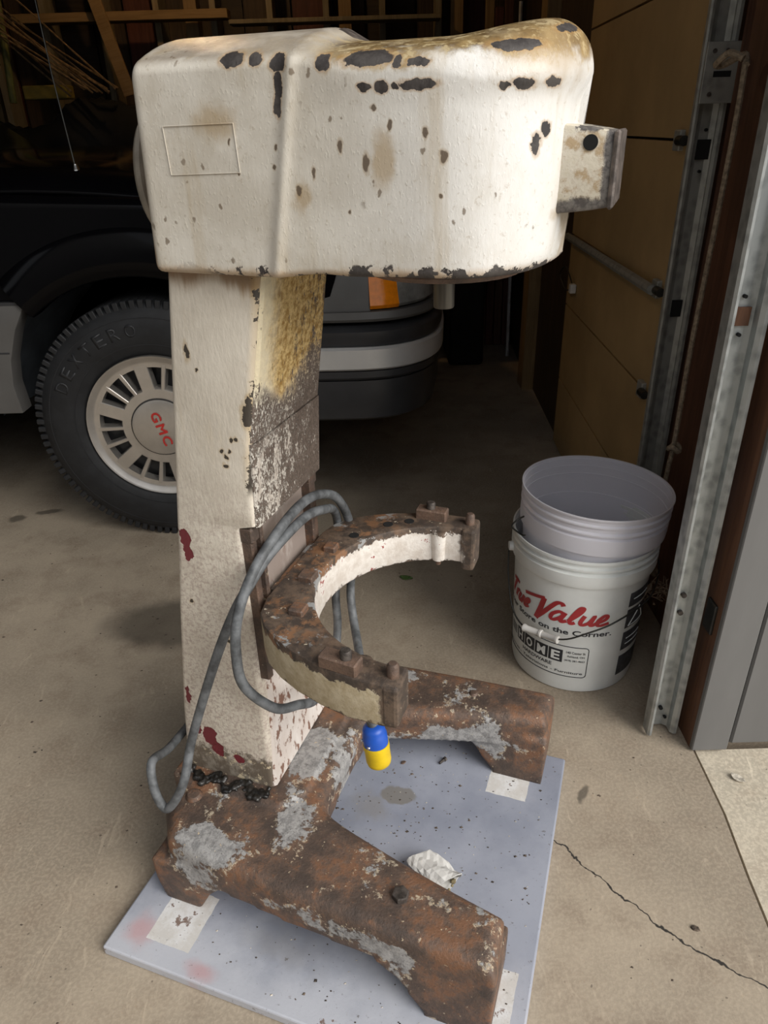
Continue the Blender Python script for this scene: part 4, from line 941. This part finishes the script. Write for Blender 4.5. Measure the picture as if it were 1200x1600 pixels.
# ------------------------------------------------------------------ the car
CX0, CY0 = -.64, 1.93
car = thing('car', 'black sport utility car with grey cladding parked inside the garage', 'car', (CX0, CY0, 0))
WC = (0, .035, .362); RT = .362; RR = .213
def make_wheel(x, y):
    w = bpy.data.objects.new('wheel', None); COL.objects.link(w); w.parent = car; w.location = (x, y, WC[2])
    ty = lathe([(.206, -.02), (.212, .0), (.225, .010), (.262, .020), (.300, .018), (.325, .010), (.340, .002), (.352, -.010), (.359, -.022), (.362, -.045), (.362, -.175), (.352, -.205), (.30, -.235), (.22, -.22), (.206, -.2)], 96, axis='y')
    t = obj('tyre', ty, 'tyre', w, True, None, 50)
    # tread blocks on the shoulder
    b = None
    for k in range(96):
        a = 2*PI*k/96; q = box(-.0075, .0075, -.002, .045, .335, .3622, .002, 1); q.transform(Matrix.Rotation(a, 4, 'Y')); b = merge(b, q)
    tb = obj('tread_blocks', b, 'tyre', t); tb['kind'] = 'stuff'
    for rr in (.245, .316): obj('sidewall_rib', tube([(rr*math.cos(2*PI*k/72), -.0125 if rr > .25 else -.015, rr*math.sin(2*PI*k/72)) for k in range(72)], .0018, 5, closed=True), 'tyre2', t, True)
    rim = obj('rim', lathe([(.178, -.03), (.178, .004), (.190, .005), (.196, .006), (.206, .014), (.212, .016), (.2135, .010), (.211, -.004), (.200, -.02), (.194, -.03), (.190, -.06)], 80, axis='y'), 'alloy', w, True, None, 40)
    # spokes: five wide, each gap with two thin ones
    for k in range(6):
        for da, hw in ((0, .019), (21, .0066), (39, .0066)):
            a = math.radians(-(k*60 + 100 - da)); P = [(.10, -hw*(1 if hw > .01 else .8)), (.187, -hw*1.05), (.187, hw*1.05), (.10, hw*(1 if hw > .01 else .8))]
            q = prism(P, -.03, .005, 'z', .002, 1); q.transform(Matrix.Rotation(PI/2, 4, 'X')); q.transform(Matrix.Rotation(a, 4, 'Y'))
            obj('spoke', q, 'alloy', rim)
    obj('hub_disc', lathe([(0, .006), (.09, .006), (.113, .005), (.117, .0), (.117, -.03), (0, -.03)], 56, axis='y'), 'alloy', rim, True, None, 40)
    cap = obj('centre_cap', lathe([(0, .015), (.075, .0145), (.0835, .012), (.0855, .006), (.0855, .0)], 56, axis='y'), 'alloy', w, True, None, 40)
    obj('cap_groove', tube([(.0862*math.cos(2*PI*k/48), -.0078, .0862*math.sin(2*PI*k/48)) for k in range(48)], .0016, 5, closed=True), 'alloydark', cap)
    obj('wheel_pocket', lathe([(0, -.045), (.192, -.045), (.194, -.07), (0, -.07)], 48, axis='y'), 'alloydark', w, True, None, 40)
    return w, t, cap
whl, tyr, cap = make_wheel(WC[0], WC[1])
# letters on centre cap and tyre
q = None
for iq, (dx_, dz_) in enumerate(((0, 0), (.0016, .0005), (.0008, .0014), (-.0006, .0010))):
    q_ = fit(text_bm('GMC', 1, 0, .0, space=1.2), .103, .026); q_.transform(Matrix.Translation((dx_, dz_, .0003*iq))); q = merge(q, q_)
for v in q.verts: v.co = Vector((v.co.x-.049, -.0160-v.co.z, v.co.y-.013))
ex = bmesh.ops.extrude_face_region(q, geom=q.faces[:])
for v in [v for v in ex['geom'] if isinstance(v, bmesh.types.BMVert)]: v.co.y -= .0012
bmesh.ops.recalc_face_normals(q, faces=q.faces[:])
q.transform(Matrix.Rotation(math.radians(74), 4, 'Y')); obj('cap_lettering', q, 'red', cap)
def arc_letters(word, r, a_start, a_end, h, parent, name, yv):
    n = len(word); b = None
    for i, ch in enumerate(word):
        a = lerp(a_start, a_end, i/(n-1)); q = fit(text_bm(ch, 1, 0, .01), .030 if ch != 'I' else .012, h)
        for v in q.verts: v.co = Vector((v.co.x-.015, 0, v.co.y))
        ex = bmesh.ops.extrude_face_region(q, geom=q.faces[:]); vs_ = [v for v in ex['geom'] if isinstance(v, bmesh.types.BMVert)]
        for v in vs_: v.co.y -= .0022
        q.transform(Matrix.Translation((0, yv, r))); q.transform(Matrix.Rotation(math.radians(90-a), 4, 'Y')); b = merge(b, q)
    bmesh.ops.recalc_face_normals(b, faces=b.faces[:]); obj(name, b, 'tyre2', parent)
arc_letters('DEXTERO', .268, 153, 97, .036, tyr, 'tyre_lettering', -.0175)
# wheel well, fender, flare
def arcpts(r, a0, a1, n, cx=0., cz=WC[2]): return [(cx + r*math.cos(math.radians(lerp(a0, a1, i/n))), cz + r*math.sin(math.radians(lerp(a0, a1, i/n)))) for i in range(n+1)]
AR = .455
fend = [(-.62, .735)] + [(-.62, .985), (-.3, .992), (.1, .975), (.45, .93), (.575, .895), (.505, .70), (.45, .655)] + arcpts(AR, 40, 128, 24) + [(-.29, .735)]
fb = prism(fend, 0.0, .05, 'y')
e = [x for x in fb.edges if all(v.co.z > .87 and abs(v.co.y) < .001 for v in x.verts)]
bmesh.ops.bevel(fb, geom=e, offset=.03, segments=4, profile=.5, affect='EDGES', clamp_overlap=True)
fender = obj('fender', fb, 'carpaint', car, True)
def arcband(r0, r1, y0, y1, a0, a1, n=40):
    b = bmesh.new(); P = []
    for i in range(n+1):
        a = math.radians(lerp(a0, a1, i/n)); c, s_ = math.cos(a), math.sin(a)
        prof = [(r1, y1), (lerp(r0, r1, .75), lerp(y0, y1, .45)-.004), (lerp(r0, r1, .35), y0), (r0, y0+.002), (r0-.006, y0+.012), (r0-.004, .05)]
        P.append([b.verts.new((r*c, y, WC[2]+r*s_)) for r, y in prof])
    for A, B in zip(P[:-1], P[1:]):
        for k in range(len(A)-1): b.faces.new((A[k], A[k+1], B[k+1], B[k]))
    bmesh.ops.recalc_face_normals(b, faces=b.faces[:]); return b
obj('wheel_arch_flare', arcband(.435, .548, -.024, -.001, 52, 129), 'carpaint', fender, True, None, 60)
wl = bmesh.new(); R0 = []
for yv in (.03, .12, .30, .42):
    R0.append([wl.verts.new((p[0], yv, p[1])) for p in arcpts(AR-.004 if yv < .2 else AR-.03, 6, 174, 40)])
for A, B in zip(R0[:-1], R0[1:]):
    for k in range(40): wl.faces.new((A[k], A[k+1], B[k+1], B[k]))
wl.faces.new(R0[-1]); obj('wheel_well', wl, 'liner', car, True, None, 60)
clad = [(-2.3, .30), (-2.3, .733), (-.425, .733)] + [p for p in arcpts(AR, 125, 187, 10)][2:] + [(-.452, .30)]
clad = [(-1.10, .43), (-1.10, .733), (-.285, .733), (-.33, .66), (-.362, .58), (-.374, .51), (-.368, .43)]
obj('fender_cladding', prism(clad, -.012, .05, 'y', .004, 2), 'cladding', car, True)
obj('cladding_groove', box(-1.1, -.36, -.0135, .0, .600, .604), 'carplastic', car)
obj('cladding_groove', box(-1.1, -.285, -.0135, .0, .728, .736), 'carplastic', car)
# hood
hb_ = bmesh.new(); rows = []
for i in range(15):
    x = lerp(-.62, .74, i/14); zf = lerp(1.035, .90, sstep(-.3, 1.05, x)) - .05*sstep(.55, .76, x)
    rows.append([hb_.verts.new((x, lerp(.028, 1.62, j/14), zf + .045*math.sin(PI*j/14)**.6 - .035*(1-min(1, 14*min(j, 14-j)/14/1.2)))) for j in range(15)])
for A, B in zip(rows[:-1], rows[1:]):
    for k in range(14): hb_.faces.new((A[k], B[k], B[k+1], A[k+1]))
hd = obj('hood', hb_, 'carpaint', car, True, None, 180); hd.modifiers.new('t', 'SOLIDIFY').thickness = .012
# rear fender edge, door, cab
obj('front_door', prism([(-1.72, .44), (-1.72, 1.02), (-.635, 1.0), (-.635, .44)], .0, .06, 'y', .01, 2), 'carpaint', car, True)
obj('body_core', box(-3.6, .38, .42, 1.6, .30, .86), 'black', car)
cabp = [(-3.55, .99), (-3.5, 1.58), (-1.75, 1.60), (-1.15, 1.30), (-.74, 1.02)]
obj('cab', prism([(-3.6, .6)] + cabp + [(-.74, .6)], .07, 1.58, 'y', .03, 3), 'carpaint', car, True)
obj('windscreen', prism([(-1.66, 1.555), (-1.145, 1.30), (-.79, 1.06), (-.772, 1.066), (-1.13, 1.312), (-1.65, 1.567)], .15, 1.5, 'y'), 'glass', car)
obj('side_window', prism([(-1.7, 1.06), (-1.7, 1.54), (-1.2, 1.28), (-.95, 1.07)], .062, .075, 'y'), 'glass', car)
obj('rear_quarter', prism([(-3.62, .40), (-3.62, 1.0), (-1.73, 1.02), (-1.73, .44)], .0, .06, 'y', .01, 2), 'carpaint', car, True)
w2, t2, c2 = make_wheel(-2.72, WC[1])
mr = obj('mirror', box(-1.05, -.93, -.16, .0, 1.06, 1.18, .025, 3), 'carplastic', car, True)
# bumper and lamps swept round the front corner
def path_pt(s):      # s in 0..1 : side -> corner -> centre of the front
    P = [(.40, -.012), (.52, -.018), (.62, -.016), (.70, .008), (.765, .065), (.805, .15), (.828, .30), (.838, .55), (.84, .80), (.838, 1.05), (.828, 1.30), (.805, 1.45), (.765, 1.535), (.70, 1.592), (.62, 1.616), (.40, 1.61)]
    return P
def sweep(prof, i0=0, i1=15, name='x', mat='carplastic', scale=1., sub=5):
    C = catmull([(a, b_, 0) for a, b_ in path_pt(0)], sub); C = C[i0*sub:i1*sub+1]; b = bmesh.new(); R = []
    for i, p in enumerate(C):
        t = (C[min(i+1, len(C)-1)]-C[max(i-1, 0)]).normalized(); n = Vector((t.y, -t.x, 0))   # outward
        R.append([b.verts.new((p.x + n.x*d, p.y + n.y*d, z)) for d, z in prof])
    n_ = len(prof)
    for A, B in zip(R[:-1], R[1:]):
        for k in range(n_): b.faces.new((A[k], A[(k+1) % n_], B[(k+1) % n_], B[k]))
    b.faces.new(R[0][::-1]); b.faces.new(R[-1]); bmesh.ops.recalc_face_normals(b, faces=b.faces[:])
    return obj(name, b, mat, car, True, None, 40)
sweep([(-.10, .595), (.002, .595), (.008, .605), (.009, .635), (.002, .642), (-.015, .648), (-.10, .648)], name='bumper_top')
sweep([(-.10, .530), (.006, .530), (.013, .536), (.014, .588), (.007, .594), (-.10, .594)], name='bumper_strip', mat='silver')
sweep([(-.10, .500), (-.004, .500), (.004, .508), (.004, .526), (-.10, .528)], name='bumper_groove')
sweep([(-.10, .372), (-.035, .372), (-.012, .385), (-.003, .43), (-.004, .497), (-.10, .498)], name='bumper_valance', mat='carplastic')
# lamps above the bumper
sweep([(-.12, .672), (-.02, .672), (-.012, .68), (-.03, .82), (-.05, .86), (-.12, .86)], 0, 2, 'filler_panel', 'cladding')
sweep([(-.14, .688), (-.012, .690), (-.006, .70), (-.022, .772), (-.04, .784), (-.14, .784)], 2, 3, 'turn_lamp', 'amber')
sweep([(-.14, .690), (-.012, .692), (-.006, .70), (-.022, .774), (-.04, .784), (-.14, .784)], 3, 5, 'headlamp', 'clear')
sweep([(-.14, .660), (.0, .660), (.006, .668), (.002, .686), (-.14, .687)], 0, 13, 'lamp_bezel', 'cladding')
sweep([(-.16, .784), (-.03, .784), (-.035, .80), (-.07, .86), (-.16, .90)], 2, 13, 'nose_panel', 'carpaint')
sweep([(-.14, .692), (-.05, .692), (-.05, .78), (-.14, .782)], 5, 10, 'grille', 'carplastic')
for (px, pz) in ((.84, .6),): pass
an = obj('antenna', tube([(-.135, .14, 1.03), (-.150, .15, 1.25), (-.165, .16, 1.9)], [.0022, .0018, .0012], 8), 'wire', car, True)
obj('antenna_base', lathe([(0, 1.058), (.006, 1.056), (.010, 1.045), (.017, 1.03), (.017, 1.0)], 16), 'chrome', an, True).location = (-.134, .138, -.005)

# ------------------------------------------------------------------ clutter at the back
wr = obj('grey_wire', tube(catmull([(.70, .36, .90), (.76, .36, .80), (.80, .36, .745), (.86, .36, .722), (.93, .37, .728), (.955, .37, .748), (.93, .37, .765), (.88, .36, .755), (.80, .36, .80), (.76, .36, .90)], 6), .0045, 6), 'wirewhite', car, True)
obj('red_wire', tube(catmull([(.86, .355, .83), (.905, .355, .775), (.912, .355, .74), (.906, .355, .70)], 5), .006, 6), 'wirered', wr, True)
dk = tag(obj('storage_bin', box(.36, .54, 3.65, 4.05, 0, 1.15, .02, 3), 'black'), 'tall black bin standing by the back wall beyond the bumper', 'bin')
lid = obj('lid', box(.352, .548, 3.64, 4.06, 1.15, 1.19, .012, 2), 'black', dk)
for i, (bx_, w, m, h, nm) in enumerate(((.575, .026, 'pine', 1.7, 'pale pine'), (.621, .026, 'maroon', 1.6, 'maroon painted'), (.667, .026, 'redwood', 1.75, 'red-brown'), (.71, .022, 'maroon', 1.5, 'narrow maroon'))):
    o = obj('leaning_board', box(-w*.8, w*.8, -.012, .012, 0, h, .002, 1), 'pinev' if m == 'pine' else m, None, False, (bx_, 4.03, .003)); o.rotation_euler = (math.radians(-4), 0, 0)
    tag(o, nm + ' board leaning upright against the dark back wall', 'board')
pipe = tag(obj('grey_pipe', cyl((.690, 3.80, .002), (.694, 3.98, 1.6), .009, None, 12), 'wirewhite', None, True), 'thin pale pipe standing upright at the back corner', 'pipe')
# shelf boards on the studs
tag(obj('shelf_board', box(-1.66, -.66, 4.02, 4.12, 1.575, 1.612, .002, 1), 'pine'), 'long weathered pine board fixed across the back wall studs', 'board')
tag(obj('shelf_board', box(-.655, .33, 4.0, 4.12, 1.548, 1.566, .002, 1), 'lath'), 'thin grey shelf edge across the back wall beside pine board', 'shelf')
o = obj('brace_board', box(-.028, .028, -.011, .011, -.09, .75, .002, 1), 'pine', None, False, (-1.18, 3.985, 1.36)); o.rotation_euler = (0, math.radians(-13.5), 0); tag(o, 'slanting pine board crossing the long back wall board', 'board')
# dark tarped pile behind the car
random.seed(33); b = bmesh.new(); NX, NY = 44, 12; g_ = []
for i in range(NX+1):
    row = []
    for j in range(NY+1):
        x = lerp(-2.9, .1, i/NX); y = lerp(3.70, 3.98, j/NY); z = 1.19 + .05*math.sin(x*5+1) + .03*math.sin(x*13) + .02*math.sin(x*29+j) ; z = z*sstep(-.12, .25, j/NY) + .0
        if j == 0: z = .0
        row.append(b.verts.new((x, y - .03*math.sin(x*17+j*.3), z)))
    g_.append(row)
for A, B in zip(g_[:-1], g_[1:]):
    for k in range(NY): b.faces.new((A[k], B[k], B[k+1], A[k+1]))
tp = obj('tarp', b, 'black', None, True, None, 180); tp.modifiers.new('t', 'SOLIDIFY').thickness = .004
tag(tp, 'black tarp draped over a long pile behind the car', 'tarp')
tag(obj('foam_block', box(-1.60, -1.40, 3.82, 3.92, 1.262, 1.318, .006, 2), 'yellow'), 'mustard yellow foam block lying on the black tarp', 'foam')
tag(obj('green_pole', cyl((-1.645, 3.80, 1.25), (-1.60, 3.84, 1.95), .016, .014, 10), 'greenstick', None, True), 'greenish pole propped upright behind the car', 'pole')
random.seed(12)
for i in range(13):
    yy = 3.58 + i*.013
    a = Vector((-1.13 - random.uniform(0, .20), yy, 1.27 + random.uniform(-.01, .03))); bq = Vector((-2.1 + random.uniform(-.12, .12), yy, 1.93 + random.uniform(-.14, .08)))
    mid = (a+bq)/2 + Vector((0, 0, random.uniform(.0, .06)))
    o = tag(obj('reed', tube(catmull([a, (a*2+mid)/3, mid, bq], 5), [.0042]*6 + [.0034]*5 + [.0028]*5, 5), 'reed', None, True), 'long dry brown reed in the slanting bundle behind the car', 'reed', 'bundle of dry reeds')
